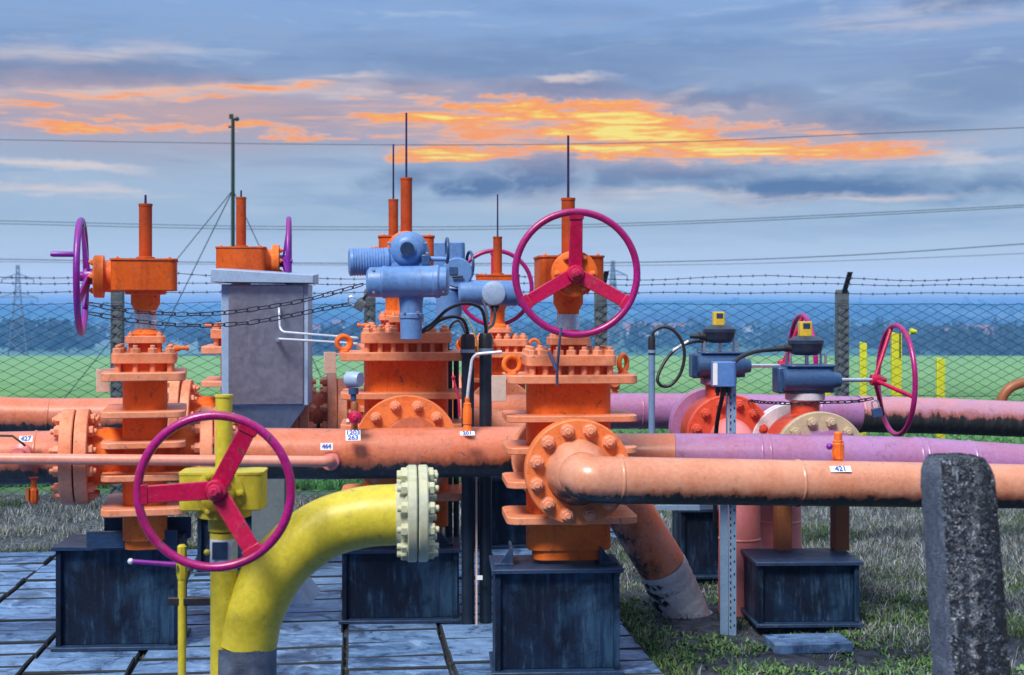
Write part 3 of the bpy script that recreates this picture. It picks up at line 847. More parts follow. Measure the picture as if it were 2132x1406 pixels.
pipe_tag(T, 54, 914, 6.50, '427', 0.032, 0.062, 0.03, tilt=R(25))
# middle pipe, from the left valve past the tallest valve and behind the nearest one
b0 = p2 + axv2 * 0.335
mend = midp(1150)
T = pipe('long salmon middle pipe with black peeling underside, carrying tags 464, 263 and 201', [b0 + axv2 * 0.10, midp(700), mend], 0.131, 'salmon_pipe', [(midp(455) , EXV)], PG)
T.part('neck', MB().lathe([(0.131, 0.13), (0.16, 0.064), (0.17, 0.06)], b0, axv2, 40), 'salmon_pipe', w=True)
fl = T.part('flange', MB().disc(b0 + axv2 * 0.003, axv2, 0.238, 0.062, 56, 0.005), 'salmon', w=True)
wbolts(T, b0, axv2, 0.195, fl, 'salmon', off=0.065)
mT = T
# branch from the middle pipe to the tallest valve
pv3 = Vector((px_x(846, D3), D3, zmid + 0.0)) - EYP * 0.39
m3 = midp(860)
T.part('branch', MB().lathe([(0.12, 0), (0.14, 0.05), (0.155, (m3 - pv3).length)], pv3 + Vector((0, 0, 0.03)), m3 - pv3, 40), 'salmon_pipe', w=True)
# branch to the nearest valve's rear flange
pv1 = Vector((px_x(1183, D1), D1, zmid)) + EYP * 0.335
fl = T.part('branch_flange', MB().disc(pv1 + EYP * 0.001, EYP, 0.245, 0.06, 56, 0.005), 'salmon', w=True)
wbolts(T, pv1, EYP, 0.195, fl, 'salmon', off=0.062)
T.part('branch', MB().lathe([(0.17, 0.06), (0.135, 0.16), (0.13, 0.42)], pv1, EYP, 40), 'salmon_pipe', w=True)
pipe_tag(T, 735, 907, 6.77, '263', 0.036, 0.074, 0.062, top='1203', tilt=R(38))
pipe_tag(T, 973, 903, 6.83, '201', 0.032, 0.075, 0.03, tilt=R(52))
pipe_tag(T, 680, 930, 6.76, '464', 0.03, 0.062, 0.036, tilt=R(14))
# its continuation to the right, salmon then lilac
def rp(px, py, D):
    return W(px, py, D)
cont = catmull([mend - EXV * 0.2, mend, rp(1260, 952, 7.11), rp(1405, 953, 7.07), rp(1580, 954, 7.05), rp(1750, 957, 7.06), rp(1905, 961, 7.09), rp(2015, 968, 7.12), rp(2140, 976, 7.16), rp(2330, 990, 7.2), rp(2900, 1030, 7.35)], 10)[10:]
ksp = min(range(len(cont)), key=lambda i: abs(cont[i].x / cont[i].y * F + CX - 1405))
def cpt(px):
    i = min(range(len(cont) - 1), key=lambda i: abs(cont[i].x / cont[i].y * F + CX - px))
    return cont[i], cont[i + 1] - cont[i - 1]
T = pipe('short salmon length of pipe between the nearest valve and the lilac pipe', cont[:ksp + 1], 0.1275, 'salmon_pipe', [cpt(1300)], PG)
T = pipe('lilac painted pipe seen just above the foreground peach pipe', cont[ksp:], 0.1275, 'lilac_pipe', [cpt(1580), cpt(1598), cpt(1903), cpt(1913), cpt(2015)], PG)
# foreground pipe: elbow off the nearest valve's front flange
q0 = Vector((px_x(1183, D1), D1, 0.965)) - EYP * 0.335
fx = rp(1190, 990, 5.93)
q1 = q0 - EYP * 0.22
q1.z = 0.955
T = Thing('pipe', 'foreground peach pipe with tag 421, leaving the nearest valve by an elbow', 'pipe', q0, 0, PG)
fl = T.part('flange', MB().disc(q0 + EYP * 0.002, -EYP, 0.240, 0.05, 64, 0.006), 'flange_orange', w=True)
wbolts(T, q0, -EYP, 0.196, fl, 'salmon', 12, 1.2, 0.05)
T.part('neck', MB().lathe([(0.150, 0.05), (0.142, 0.075), (0.118, 0.15), (0.105, 0.17)], q0, -EYP, 40), 'peach_pipe', w=True)
ende = rp(2132, 1013, 6.30)
ende2 = ende + (ende - q1).normalized() * 2.4
el = fillet([q0 - EYP * 0.16, q1, ende, ende2], [0.14, 3.0], 14)
T.part('run', MB().tube(el, 0.1035, 44), 'peach_pipe', w=True)
dq = (ende - q1).normalized()
for px in (1215, 1632):
    t = (px - 1190) / (2132 - 1190)
    seam(T, q1 + (ende - q1) * t if px > 1300 else q1 + dq * 0.16, dq, 0.1035, 'peach_pipe')
pipe_tag(T, 1750, 977, 6.04, '421', 0.036, 0.098, 0.032, tilt=R(40))
fpT = T
# thin pipe in front of the left valve, with a boss on the middle pipe
t0, t1, t2 = W(-900, 948, 6.16), W(686, 961, 6.60), W(689, 961, 6.80)
T = pipe('thin salmon pipe crossing in front of the left valve', fillet([t0, t1, t2], 0.035), 0.0265, 'salmon_thin', (), PG, 20)
T.part('boss', MB().lathe([(0.048, 0.0), (0.046, 0.018), (0.028, 0.026)], W(688, 960, 6.79), (0, -1, 0), 28), 'pink', w=True)
# back pipe along the two rear valves
zbk = 1.005
def bp(px):
    k = (px - CX) / F
    x00 = (502 - CX) / F * D6
    D = (D6 - x00 * math.tan(PSI)) / (1 - k * math.tan(PSI))
    return Vector((k * D, D, zbk))
axb = EXV
c6 = Vector((px_x(502, D6), D6, zbk))
c4_ = Vector((px_x(819, D4), D4, zbk))
def flend(T, c, ax, d=0.376):
    a = c + ax * d
    fl = T.part('flange', MB().disc(a + ax * 0.003, ax, 0.278, 0.062, 56, 0.005), 'salmon', w=True)
    wbolts(T, a, ax, 0.225, fl, 'salmon', off=0.065, sc=1.2)
    T.part('neck', MB().lathe([(0.19, 0.06), (0.16, 0.10), (0.122, 0.20)], a, ax, 40), 'salmon_pipe', w=True)
lp = c6 - axb * 0.55
pts = [lp, bp(112), bp(20) + Vector((0, 0, 0.01)), bp(-160) + Vector((0, 0, 0.06)), bp(-800) + Vector((0, 0, 0.16))]
T = pipe('rear salmon pipe at the left edge, swelling where it leaves the picture', resample(pts, 0.3), 0.123, 'salmon_pipe', [(bp(105), EXV)], PG)
flend(T, c6, -axb)
rr = c6 + axb * 0.55
T = pipe('rear salmon pipe between the cabinet and the tallest valve', [rr, c4_ - axb * 0.55], 0.12, 'salmon_pipe', (), PG)
flend(T, c6, axb); flend(T, c4_, -axb)
T = pipe('rear pipe, salmon where it passes behind the nearest valve', [c4_ + axb * 0.55, bp(1255)], 0.123, 'salmon_pipe', (), PG)
flend(T, c4_, axb)
pv5 = Vector((px_x(1036, D5), D5, zbk)) - EYP * 0.335
T.part('branch', MB().cyl(pv5, bp(1060), 0.13, 0.13, 36), 'salmon_pipe', w=True)
dz_ = lambda k: Vector((0, 0, -k))
pr = [bp(1255), bp(1500) - Vector((0, 0, .008)), bp(1750) + dz_(.035), bp(1785) + dz_(.040)]
T = pipe('rear lilac pipe behind the two ball valves', pr, 0.123, 'lilac_pipe', [(bp(1332) + dz_(.003), EXV), (bp(1700) + dz_(.028), EXV)], PG)
T = pipe('rear pipe at the right edge with heavily peeled black and rusty paint', [bp(1785) + dz_(.040), bp(1960) + dz_(.062), bp(2140) + dz_(.095), bp(2330) + dz_(.13), bp(2950) + dz_(.24)], 0.128, 'lilac_pipe_worn', [(bp(1790) + dz_(.041), EXV)], PG)
# low bend behind the tallest valve's conduits
T = pipe('pale salmon bend behind the dark conduits, dropping behind the nearest valve', catmull([W(985, 880, 8.3), W(1030, 882, 8.1), W(1085, 905, 7.9), W(1130, 960, 7.8), W(1150, 1040, 7.8)], 6), 0.085, 'salmon', (), PG)
# pipe that dives into the ground right of the nearest valve
g0, g1, g2 = W(1212, 925, 7.35), W(1350, 1135, 7.55), W(1448, 1330, 7.72)
gd = (g2 - g1).normalized()
ga = W(1379, 1178, 7.58)
T = Thing('buried_pipe', 'peeling salmon pipe diving at a slant into the soil, its foot wrapped in grey tape', 'pipe', g2, 0, PG)
T.part('run', MB().tube(resample([g0, W(1295, 1040, 7.47), ga], 0.1), 0.136, 40), 'buried', w=True)
wr = MB()
npt = 26
cc = [ga.lerp(g2, i / npt) for i in range(npt + 1)]
wr.tube(cc, 0.140, 40, radii=[0.138 + 0.005 * ((i * 0.37) % 1) + (0.012 if i > 20 else 0) for i in range(npt + 1)])
T.part('tape_wrap', wr, 'wrap', w=True)

# ---------------------------------------------------------------- yellow bend, its blind flange, and the yellow valve post
DY = 4.88
cy = W(868, 1068, DY)
gx = W(520, 1700, DY)
T = Thing('pipe', 'yellow pipe bend rising from the ground to a pale blind flange', 'pipe', (gx.x, gx.y, -0.1), 0, PG)
corner = W(540, 1078, DY)
bend = fillet([W(512, 1760, DY), W(524, 1345, DY), W(640, 1130, DY) , W(835, 1071, DY)], [0.5, 0.42], 14)
bend = catmull([W(512, 1345, DY), W(530, 1270, DY), W(583, 1175, DY), W(665, 1107, DY), W(750, 1078, DY), W(832, 1071, DY)], 10)
T.part('bend', MB().tube(bend, 0.110, 44), 'yellow', w=True)
T.part('bitumen_coat', MB().tube([W(511, 1342, DY), W(510, 1450, DY), W(508, 1700, DY)], 0.1125, 40), 'bitumen', w=True)
axy = (bend[-1] - bend[-2]).normalized()
axy = Vector((0.995, 0.09, -0.0)).normalized()
T.part('neck', MB().lathe([(0.108, -0.01), (0.125, 0.02), (0.148, 0.034)], W(828, 1071, DY), axy, 40), 'cream', w=True)
fl = T.part('flange', MB().disc(W(848, 1069, DY), axy, 0.175, 0.034, 56, 0.004), 'cream', w=True)
wbolts(T, W(848, 1069, DY), -axy, 0.145, fl, 'cream', 12, 0.95)
fl2 = T.part('blind_flange', MB().disc(W(848, 1069, DY) + axy * 0.039, axy, 0.175, 0.034, 56, 0.004), 'cream', w=True)
wbolts(T, W(848, 1069, DY), axy, 0.145, fl2, 'cream', 12, 0.95, off=0.073)
T.part('gasket', MB().cyl(W(848, 1069, DY) + axy * 0.03, W(848, 1069, DY) + axy * 0.043, 0.13, None, 40), 'box_blue', w=True)

DP = 4.85
yc = W(466, 1022, DP)
T = Thing('valve_post', 'yellow valve post with crimson handwheel and short stem tube in the left foreground', 'valve post', (yc.x, DP, 0), R(3))
zl = lambda py: EYE - (py - HY) / F * DP
mb = MB().lathe([(0.048, -0.05), (0.048, zl(1140)), (0.05, zl(1112)), (0.048, zl(1108))], (0, 0, 0), (0, 0, 1), 32)
T.part('post', mb, 'yellow')
mb = MB().lathe([(0.0485, zl(1185)), (0.0495, zl(1184)), (0.0495, zl(1120)), (0.0485, zl(1119))], (0, 0, 0), (0, 0, 1), 32)
lb = T.part('faded_label', mb, 'tube')
mb = MB().bx(-0.033, 0.022, -0.0525, -0.046, zl(1160), zl(1124))
T.part('rating_sticker', mb, 'window')
mb = MB().lathe([(0.055, zl(1104)), (0.055, zl(1075)), (0.098, zl(1074)), (0.098, zl(1058))], (0, 0, 0), (0, 0, 1), 32)
T.part('neck', mb, 'yellow')
gb = T.part('gearbox', MB().prism(rrect(0.148, 0.085, 0.03), zl(1057), zl(984)), 'yellow', bevel=0.004)
T.part('gearbox_lid', MB().prism(rrect(0.150, 0.087, 0.031), zl(984), zl(979)), 'yellow', gb)
mb = MB().lathe([(0.086, 0.08), (0.086, 0.092), (0.07, 0.098), (0.055, 0.10), (0.05, 0.19)], (0, 0, zl(1020)), (0, -1, 0), 40)
inf = T.part('input_flange', mb, 'yellow')
for i in range(6):
    t = 2 * math.pi * (i + 0.5) / 6
    T.put('bolt', SMALL['yellow'], None, (0.072 * math.sin(t), -0.094, zl(1020) + 0.072 * math.cos(t)), (0, -1, 0), inf)
mb = MB().lathe([(0.03, zl(976)), (0.03, zl(827)), (0.033, zl(827)), (0.033, zl(822))], (0, 0, 0), (0, 0, 1), 28)
T.part('stem_tube', mb, 'yellow')
zw = EYE - (1021 - HY) / F * 4.6
hwx = W(451, 1021, 4.6)
T.part('shaft', MB().cyl(T.inv @ Vector((hwx.x + 0.01, 4.7, zw)), T.inv @ Vector((hwx.x, 4.6, zw)), 0.022), 'magenta')
handwheel(T, T.inv @ Vector((hwx.x, 4.57, zw)), (0, -1, 0), 'magenta', 0.258, 0.0155, 0.028, spin=R(62), hubr=0.038)
# slim yellow sample line with lever valve
xs = W(379, 1200, DP)
T = Thing('sample_line', 'slim yellow riser with a violet lever, clipped to the yellow valve post', 'sample line', (xs.x, DP, 0), 0)
T.part('riser', MB().cyl((0, 0, -0.05), (0, 0, zl(1205)), 0.0145, None, 18), 'yellow')
mb = MB().lathe([(0.017, zl(1206)), (0.021, zl(1196)), (0.021, zl(1165)), (0.015, zl(1160)), (0.017, zl(1150)), (0.017, zl(1138)), (0.01, zl(1134))], (0, 0, 0), (0, 0, 1), 8)
T.part('ball_valve', mb, 'yellow', smooth=20)
lp0, lp1 = T.inv @ W(366, 1176, DP - 0.03), T.inv @ W(272, 1169, DP - 0.06)
lv = T.part('lever', MB().tube([lp0, lp0.lerp(lp1, 0.5), lp1], 0.008, 10, radii=[0.0095, 0.008, 0.008]), 'purple')
T.part('lever_tip', MB().ball(lp1, 0.011), 'tube', lv)
T.part('clip', MB().bx(-0.05, 0.112, -0.012, 0.012, zl(1260), zl(1244)), 'black', bevel=0.003)
T.part('bleed_ball', MB().ball((0.094, -0.02, zl(1148)), 0.011), 'yellow')

# ---------------------------------------------------------------- electric actuators (bolted parts of their valves)
def actuator(T, pw):
    """pw(px, py, dD) -> world point"""
    k = 7.05 / F
    # gear housing with round cover, facing the camera
    mb = MB().lathe([(0.10, 0.25), (0.105, 0.12), (0.098, 0.04), (0.075, 0.0), (0.05, -0.012)], pw(848, 521, -0.02), (0, 1, 0), 36)
    act = T.part('actuator', mb, 'blue', w=True)
    sh = MB().loft([[pw(x, y, d) for x, y, d in ((815, 520, 0.03), (882, 520, 0.03), (882, 520, 0.2), (815, 520, 0.2))], [pw(x, y, d) for x, y, d in ((805, 548, 0.0), (893, 548, 0.0), (893, 548, 0.2), (805, 548, 0.2))], [pw(x, y, d) for x, y, d in ((800, 566, 0.0), (898, 566, 0.0), (898, 566, 0.2), (800, 566, 0.2))]])
    T.part('gear_case', sh, 'blue', act, bevel=0.008, w=True)
    for bx_, by_ in ((809, 507), (887, 507), (822, 556), (878, 556), (889, 528)):
        T.put('bolt', SMALL['steel'], None, T.inv @ pw(bx_, by_, 0.01), (0, -1, 0), act).scale = (0.6,) * 3
    T.part('drive_sleeve', MB().cyl(pw(848, 540, 0.12), pw(849, 568, 0.42), 0.075, 0.08, 32), 'blue', act, w=True)
    mb = MB().cyl(pw(848, 519, -0.055), pw(848, 519, 0.0), 0.037, None, 28)
    T.part('position_window', mb, 'window', act, w=True)
    mb = MB().lathe([(0.037, -0.005), (0.044, -0.004), (0.046, 0.02)], pw(848, 519, -0.04), (0, 1, 0), 28)
    T.part('window_ring', mb, 'blue', act, w=True)
    a, b = pw(812, 545, 0.06), pw(726, 546, 0.02)
    ax = (b - a).normalized()
    L = (b - a).length
    prof = [(0.060, -0.06), (0.064, 0.0), (0.075, 0.012), (0.075, 0.03)]
    h = 0.035
    while h < L - 0.03:
        prof += [(0.069, h), (0.074, h + 0.004), (0.074, h + 0.008), (0.069, h + 0.012)]
        h += 0.0145
    prof += [(0.074, L - 0.02), (0.072, L - 0.005), (0.06, L)]
    T.part('motor', MB().lathe(prof, a, ax, 36), 'blue', act, w=True)
    a, b = pw(766, 588, -0.06), pw(934, 586, -0.08)
    ax = (b - a).normalized()
    L = (b - a).length
    T.part('control_housing', MB().lathe([(0.066, 0), (0.078, 0.012), (0.08, 0.075), (0.085, 0.08), (0.085, 0.095), (0.082, 0.10), (0.082, L - 0.075), (0.086, L - 0.07), (0.086, L - 0.05), (0.076, L - 0.04), (0.074, L - 0.008), (0.062, L)], a, ax, 40), 'blue', act, w=True)
    a, b = pw(856, 612, -0.03), pw(857, 706, -0.03)
    T.part('terminal_cover', MB().lathe([(0.066, 0), (0.064, 0.03), (0.060, 0.075), (0.06, 0.10), (0.064, 0.105), (0.064, 0.125), (0.058, 0.13), (0.055, 0.235), (0.045, 0.24)], a, (0, 0, -1), 32), 'blue', act, w=True)
    T.part('selector_block', MB().obox(pw(887, 542, -0.02), (0.022, 0, 0), (0, 0.03, 0), (0, 0, 0.028)), 'gear_blue', act, bevel=0.004, w=True)
    T.part('crank_shaft', MB().cyl(pw(895, 539, -0.01), pw(935, 540, -0.01), 0.013, None, 14), 'blue', act, w=True)
    for dx_, dy_ in ((-70, -24), (-70, 22), (52, -26), (52, 24), (75, -22), (75, 20)):
        T.put('bolt', SMALL['steel'], None, T.inv @ pw(848 + dx_, 587 + dy_, -0.155 + 0.0016 * abs(dy_)), (0, -1, 0), act).scale = (0.55,) * 3
    for dx_ in (-14, 14):
        T.put('bolt', SMALL['steel'], None, T.inv @ pw(856 + dx_, 651, -0.088), (0, -1, 0), act).scale = (0.5,) * 3
    w_ = T.part('crank_wheel', MB().torus(pw(931, 522, -0.01), (1, 0.12, 0), 0.062, 0.0085, 40, 10), 'gear_blue', act, w=True)
    return act
a3 = actuator(v3, lambda px, py, dd: W(px, py, 7.05 + dd))
# farther actuator, standing right of the hidden valve
P4 = lambda px, py, dd=0.0: W(px, py, 8.75 + dd)
mb = MB()
c = P4(934, 537)
mb.prism(rrect(0.105, 0.085, 0.03), -0.09, 0.10)
mb.v = [v + c for v in mb.v]
act4 = v4.part('actuator', mb, 'blue', bevel=0.008, w=True)
v4.part('cover_plate', MB().lathe([(0.098, 0.12), (0.098, 0.0), (0.09, -0.008)], P4(952, 568, -0.10), (0, 1, 0), 36), 'blue', act4, w=True)
v4.part('emblem_plate', MB().obox(P4(944, 564, -0.112), (0.026, 0, 0), (0, 0.002, 0), (0, 0, 0.024)), 'gear_blue', act4, w=True)
v4.part('lever', MB().cyl(P4(941, 577, -0.125), P4(964, 576, -0.125), 0.008, None, 12), 'black', act4, w=True)
v4.part('drive_sleeve', MB().cyl(P4(870, 560, 0.2), P4(925, 565, 0.1), 0.09, None, 32), 'blue', act4, w=True)
v4.part('motor', MB().lathe([(0.07, 0), (0.085, 0.01), (0.085, 0.17), (0.07, 0.185)], P4(935, 602, 0.0), (0, 0.1, -1), 36), 'blue', act4, w=True)
a, b = P4(955, 610, -0.06), P4(1080, 611, -0.06)
v4.part('control_housing', MB().lathe([(0.07, 0), (0.082, 0.015), (0.082, (b - a).length - 0.02), (0.07, (b - a).length)], a, b - a, 36), 'blue', act4, w=True)
v4.part('end_cover', MB().lathe([(0.078, 0.08), (0.08, 0.03), (0.074, 0.0), (0.05, -0.01)], P4(1028, 611, -0.16), (0, 1, 0), 36), 'lid', act4, w=True)
v4.part('crank_wheel', MB().torus(P4(978, 552, -0.02), (1, 0.3, 0), 0.085, 0.010, 40, 10), 'gear_blue', act4, w=True)
v4.part('cable_gland', MB().lathe([(0.03, 0), (0.03, 0.02), (0.02, 0.022), (0.02, 0.04)], P4(1030, 636, -0.09), (0, 0, -1), 16), 'black', act4, w=True)

# ---------------------------------------------------------------- ball valves with blue gearboxes
def ball_valve(label, X, D, rz, zo, fm, bm, wheel_rot, legs, wrim='magenta', rimm='silver'):
    T = Thing('ball_valve', label, 'ball valve', (X, D, 0.40), rz, 'flanged ball valves with blue gearboxes')
    z = lambda v: v + zo - 0.40
    mb = MB()
    mb.lathe([(0.17, -0.30), (0.19, -0.2), (0.225, -0.09), (0.235, 0), (0.225, 0.09), (0.19, 0.2), (0.17, 0.30)], (0, 0, z(0.885)), (0, 1, 0), 48)
    body = T.part('body', mb, 'red_orange')
    T.part('neck', MB().lathe([(0.10, z(1.04)), (0.082, z(1.10)), (0.082, z(1.19))], (0, 0, 0), (0, 0, 1), 32), 'red_orange')
    flange(T, (0, -0.30, z(0.885)), (0, -1, 0), 0.255, 0.05, fm, bm, 12, True, 'front_flange', 0.205, 1.15)
    for i, (dy, rr) in enumerate(((0.28, 0.255), (0.318, 0.245), (0.335, 0.258))):
        mb = MB().disc((0, dy, z(0.885)), (0, 1, 0), rr, 0.03, 56, 0.005)
        T.part('rear_flange', mb, rimm)
    T.part('mounting_flange', MB().lathe([(0.09, z(1.175)), (0.113, z(1.186)), (0.113, z(1.222)), (0.10, z(1.226))], (0, 0, 0), (0, 0, 1), 32), rimm)
    mb = MB().prism(rrect(0.135, 0.10, 0.045, cx=0.02), z(1.228), z(1.372))
    mb.prism(rrect(0.145, 0.11, 0.05, cx=0.02), z(1.372), z(1.386))
    g = T.part('gearbox', mb, 'gear_blue', bevel=0.005)
    T.part('worm_housing', MB().lathe([(0.05, -0.15), (0.062, -0.14), (0.062, 0.11), (0.045, 0.15), (0.04, 0.18)], (0, -0.085, z(1.30)), (1, 0, 0), 32), 'gear_blue', g)
    T.part('stop_housing', MB().bx(-0.175, -0.10, -0.075, 0.075, z(1.222), z(1.375)), 'gear_blue', g, bevel=0.012)
    T.part('shaft', MB().cyl((0.18, -0.085, z(1.30)), (0.385, -0.085, z(1.30)), 0.012, None, 14), 'steel')
    h = Vector((0.50, -0.085, z(1.30)))
    handwheel(T, h, (1, 0.02, 0), wrim, 0.31, 0.0145, 0.11, False, wheel_rot, hubr=0.032)
    mb = MB()
    for sx_ in (-0.095, 0.105):
        for sy_ in (-0.05, 0.05):
            T.part('bracket_pillar', MB().cyl((sx_, sy_, z(1.386)), (sx_, sy_, z(1.45)), 0.008, None, 10), 'steel')
    mb.cyl((0.01, 0, z(1.386)), (0.01, 0, z(1.46)), 0.012, None, 12)
    T.part('drive_pin', mb, 'steel')
    mb = MB().lathe([(0.065, z(1.44)), (0.085, z(1.452)), (0.092, z(1.47)), (0.098, z(1.50)), (0.102, z(1.505)), (0.102, z(1.525)), (0.07, z(1.545)), (0.04, z(1.55))], (0.005, 0, 0), (0, 0, 1), 32)
    sw = T.part('limit_switch', mb, 'switch')
    T.part('cable_gland', MB().lathe([(0.022, 0), (0.022, 0.04), (0.016, 0.045), (0.014, 0.10)], (-0.08, -0.01, z(1.48)), (-1, 0, 0), 16), 'black', sw)
    mb = MB().prism(rrect(0.036, 0.034, 0.012), z(1.548), z(1.632))
    ind = T.part('indicator', mb, 'indicator', sw, bevel=0.003)
    T.part('indicator_window', MB().bx(-0.019, 0.021, -0.0365, -0.03, z(1.592), z(1.622)), 'window', sw)
    if legs:
        for lx in (-0.165, 0.16):
            mb = MB().bx(lx - 0.04, lx + 0.04, -0.20, -0.19, z(0.352 - zo), z(0.80))
            mb.bx(lx - 0.042, lx - 0.032, -0.19, -0.10, z(0.352 - zo), z(0.80))
            T.part('leg', mb, 'leg', bevel=0.002)
    return T
DW1, DW2 = 7.72, 8.35
w1 = ball_valve('right hand ball valve with beige front flange and large crimson handwheel to its right', px_x(1676, DW1), DW1, R(2), 0.0, 'beige', 'beige', R(75), True)
w2 = ball_valve('left hand ball valve with red orange flange, behind the perforated steel post', px_x(1496, DW2), DW2, R(2), 0.055, 'red_orange', 'red_orange', R(95), False, rimm='lilac_pipe')
# risers below the ball valves
def riser(label, X, D, rz, z, dy0, sgn, r, mat, mat2):
    e = Matrix.Rotation(rz, 3, 'Z') @ Vector((0, 1, 0))
    c = Vector((X, D, z))
    a = c + e * sgn * dy0
    b = c + e * sgn * (dy0 + 0.30)
    T = Thing('riser_pipe', label, 'pipe', (b.x, b.y, 0), 0, PG)
    T.part('elbow', MB().tube(fillet([a, b, Vector((b.x, b.y, 0.38))], 0.22, 14), r, 36), mat, w=True)
    T.part('wrapped_foot', MB().tube([Vector((b.x, b.y, 0.385)), Vector((b.x, b.y, 0.2)), Vector((b.x, b.y, 0.1)), Vector((b.x, b.y, -0.1))], r, 36, radii=[r * 1.01, r * 1.02, r * 1.03, r * 1.03]), mat2, w=True)
    seam(T, Vector((b.x, b.y, 0.39)), (0, 0, 1), r, mat)
    return T
riser('lilac elbow from the left hand ball valve turning down into an orange wrapped foot', px_x(1496, DW2), DW2, R(2), 0.94, 0.34, -1, 0.118, 'pink', 'pink')
riser('pink riser behind the right hand ball valve plinth', px_x(1676, DW1), DW1, R(2), 0.885, 0.34, 1, 0.135, 'pink', 'pink')
c = Vector((px_x(1676, DW1), DW1, 0.885))
T = pipe('short lilac spool from the beige flange into the lilac pipe', [c + Vector((0.012, -0.345, 0.0)), c + Vector((0.02, -0.60, 0.02))], 0.155, 'lilac_pipe', (), PG)

# ---------------------------------------------------------------- stainless cabinet on its pedestal
DC = 8.35
cx0, cx1 = px_x(462, DC), px_x(641, DC)
T = Thing('cabinet', 'stainless instrument cabinet with pale blue sloping lid, standing behind the yellow valve post', 'cabinet', ((cx0 + cx1) / 2, DC, 0), R(4))
zc_ = lambda py: EYE - (py - HY) / F * DC
hw = (cx1 - cx0) / 2
T.part('housing', MB().bx(-hw, hw, 0.0, 0.34, zc_(845), zc_(592)), 'lid', bevel=0.004)
T.part('front_panel', MB().bx(-hw + 0.045, hw - 0.03, -0.012, 0.0, zc_(842), zc_(594)), 'stainless', bevel=0.003)
mb = MB()
secs = []
za, zb_ = zc_(561), zc_(579)
mb.add([(-hw - 0.055, -0.07, zc_(588)), (-hw - 0.055, -0.07, za), (-hw - 0.055, 0.40, za + 0.02), (-hw - 0.055, 0.40, zc_(588)),
        (hw + 0.035, -0.07, zc_(590)), (hw + 0.035, -0.07, zc_(574)), (hw + 0.035, 0.40, zc_(574) + 0.02), (hw + 0.035, 0.40, zc_(590))],
       [(0, 1, 2, 3), (4, 7, 6, 5), (0, 4, 5, 1), (2, 6, 7, 3), (1, 5, 6, 2), (0, 3, 7, 4)])
T.part('lid', mb, 'lid', bevel=0.003)
mb = MB()
mb.loft([[(-hw + 0.05, 0.01, zc_(845)), (hw - 0.012, 0.01, zc_(845)), (hw - 0.012, 0.33, zc_(845)), (-hw + 0.05, 0.33, zc_(845))],
         [(-hw + 0.14, 0.06, zc_(905)), (hw - 0.14, 0.06, zc_(905)), (hw - 0.14, 0.28, zc_(905)), (-hw + 0.14, 0.28, zc_(905))]])
T.part('hopper', mb, 'stainless', bevel=0.003)
T.part('pedestal', MB().bx(-0.09, 0.115, 0.07, 0.27, 0.0, zc_(905)), 'pedestal', bevel=0.004)
p0 = [W(581, 640, 8.30), W(582, 690, 8.24), W(640, 699, 8.2), W(722, 706, 7.75)]
T = Thing('impulse_line', 'pair of pale bent steel impulse lines between the cabinet and the tallest valve', 'tubing', W(600, 710, 8.2), 0)
T.part('upper_tube', MB().tube(fillet([W(580, 641, 8.335), W(581, 641, 8.25), W(583, 691, 8.22), W(655, 697, 8.1), W(745, 704, 7.72)], 0.05), 0.0075, 10), 'tube', w=True)
T.part('lower_tube', MB().tube(fillet([W(578, 707, 8.335), W(582, 706, 8.22), W(655, 710, 8.1), W(745, 716, 7.74)], 0.03), 0.0075, 10), 'tube', w=True)
T.part('fitting', MB().cyl(W(578, 707, 8.335), W(579, 707, 8.24), 0.016, None, 10), 'steel', w=True)

# ---------------------------------------------------------------- small fittings
T = Thing('pressure_transmitter', 'small blue grey pressure transmitter with crimson needle valve on the middle pipe above tag 263', 'gauge', W(738, 897, 6.86), PSI)
T.part('transmitter', MB().lathe([(0.034, -0.035), (0.040, -0.03), (0.040, 0.035), (0.036, 0.045)], W(735, 790, 6.86), (0.9, -0.45, 0), 24), 'lid', w=True)
T.part('housing_neck', MB().lathe([(0.026, 0), (0.026, 0.03), (0.015, 0.035), (0.015, 0.065)], W(736, 808, 6.86), (0, 0, -1), 16), 'gear_blue', w=True)
T.part('stem', MB().lathe([(0.014, 0), (0.019, 0.01), (0.019, 0.05), (0.024, 0.055), (0.024, 0.10), (0.016, 0.105), (0.018, 0.15)], W(738, 836, 6.86), (0, 0, -1), 12), 'leg', w=True)
k = T.part('knob', MB().lathe([(0.030, 0.0), (0.036, 0.008), (0.036, 0.02), (0.018, 0.026), (0.012, 0.034)], W(740, 869, 6.815), (0, -1, 0), 8), 'magenta', w=True, smooth=20)
T.part('side_plug', MB().cyl(W(722, 878, 6.86), W(728, 878, 6.86), 0.016, None, 6), 'plate', w=True)
T = Thing('purge_valve', 'orange purge valve with a crimson lever, on the middle pipe above tag 201', 'purge valve', W(972, 898, 6.90), PSI)
T.part('valve_body', MB().lathe([(0.03, 0), (0.022, 0.012), (0.022, 0.025), (0.018, 0.03), (0.024, 0.035), (0.024, 0.115), (0.02, 0.12), (0.02, 0.14), (0.013, 0.145), (0.013, 0.17)], W(973, 897, 6.93), (0, 0, 1), 14), 'orange', w=True)
lv = T.part('lever', MB().tube([W(957, 868, 6.92), W(955, 830, 6.92), W(944, 788, 6.92)], 0.006, 8), 'magenta', w=True)
T.part('lever_knob', MB().ball(W(944, 786, 6.92), 0.011), 'magenta', lv, w=True)
T.part('vent_tube', MB().tube(fillet([W(973, 830, 6.93), W(976, 800, 6.93), W(984, 738, 6.93), W(1045, 733, 6.9)], 0.05), 0.0085, 10), 'tube', w=True)
T = Thing('purge_valve', 'orange plug valve with a violet lever ball, on the foreground pipe above tag 421', 'purge valve', W(1746, 968, 6.17), PSI)
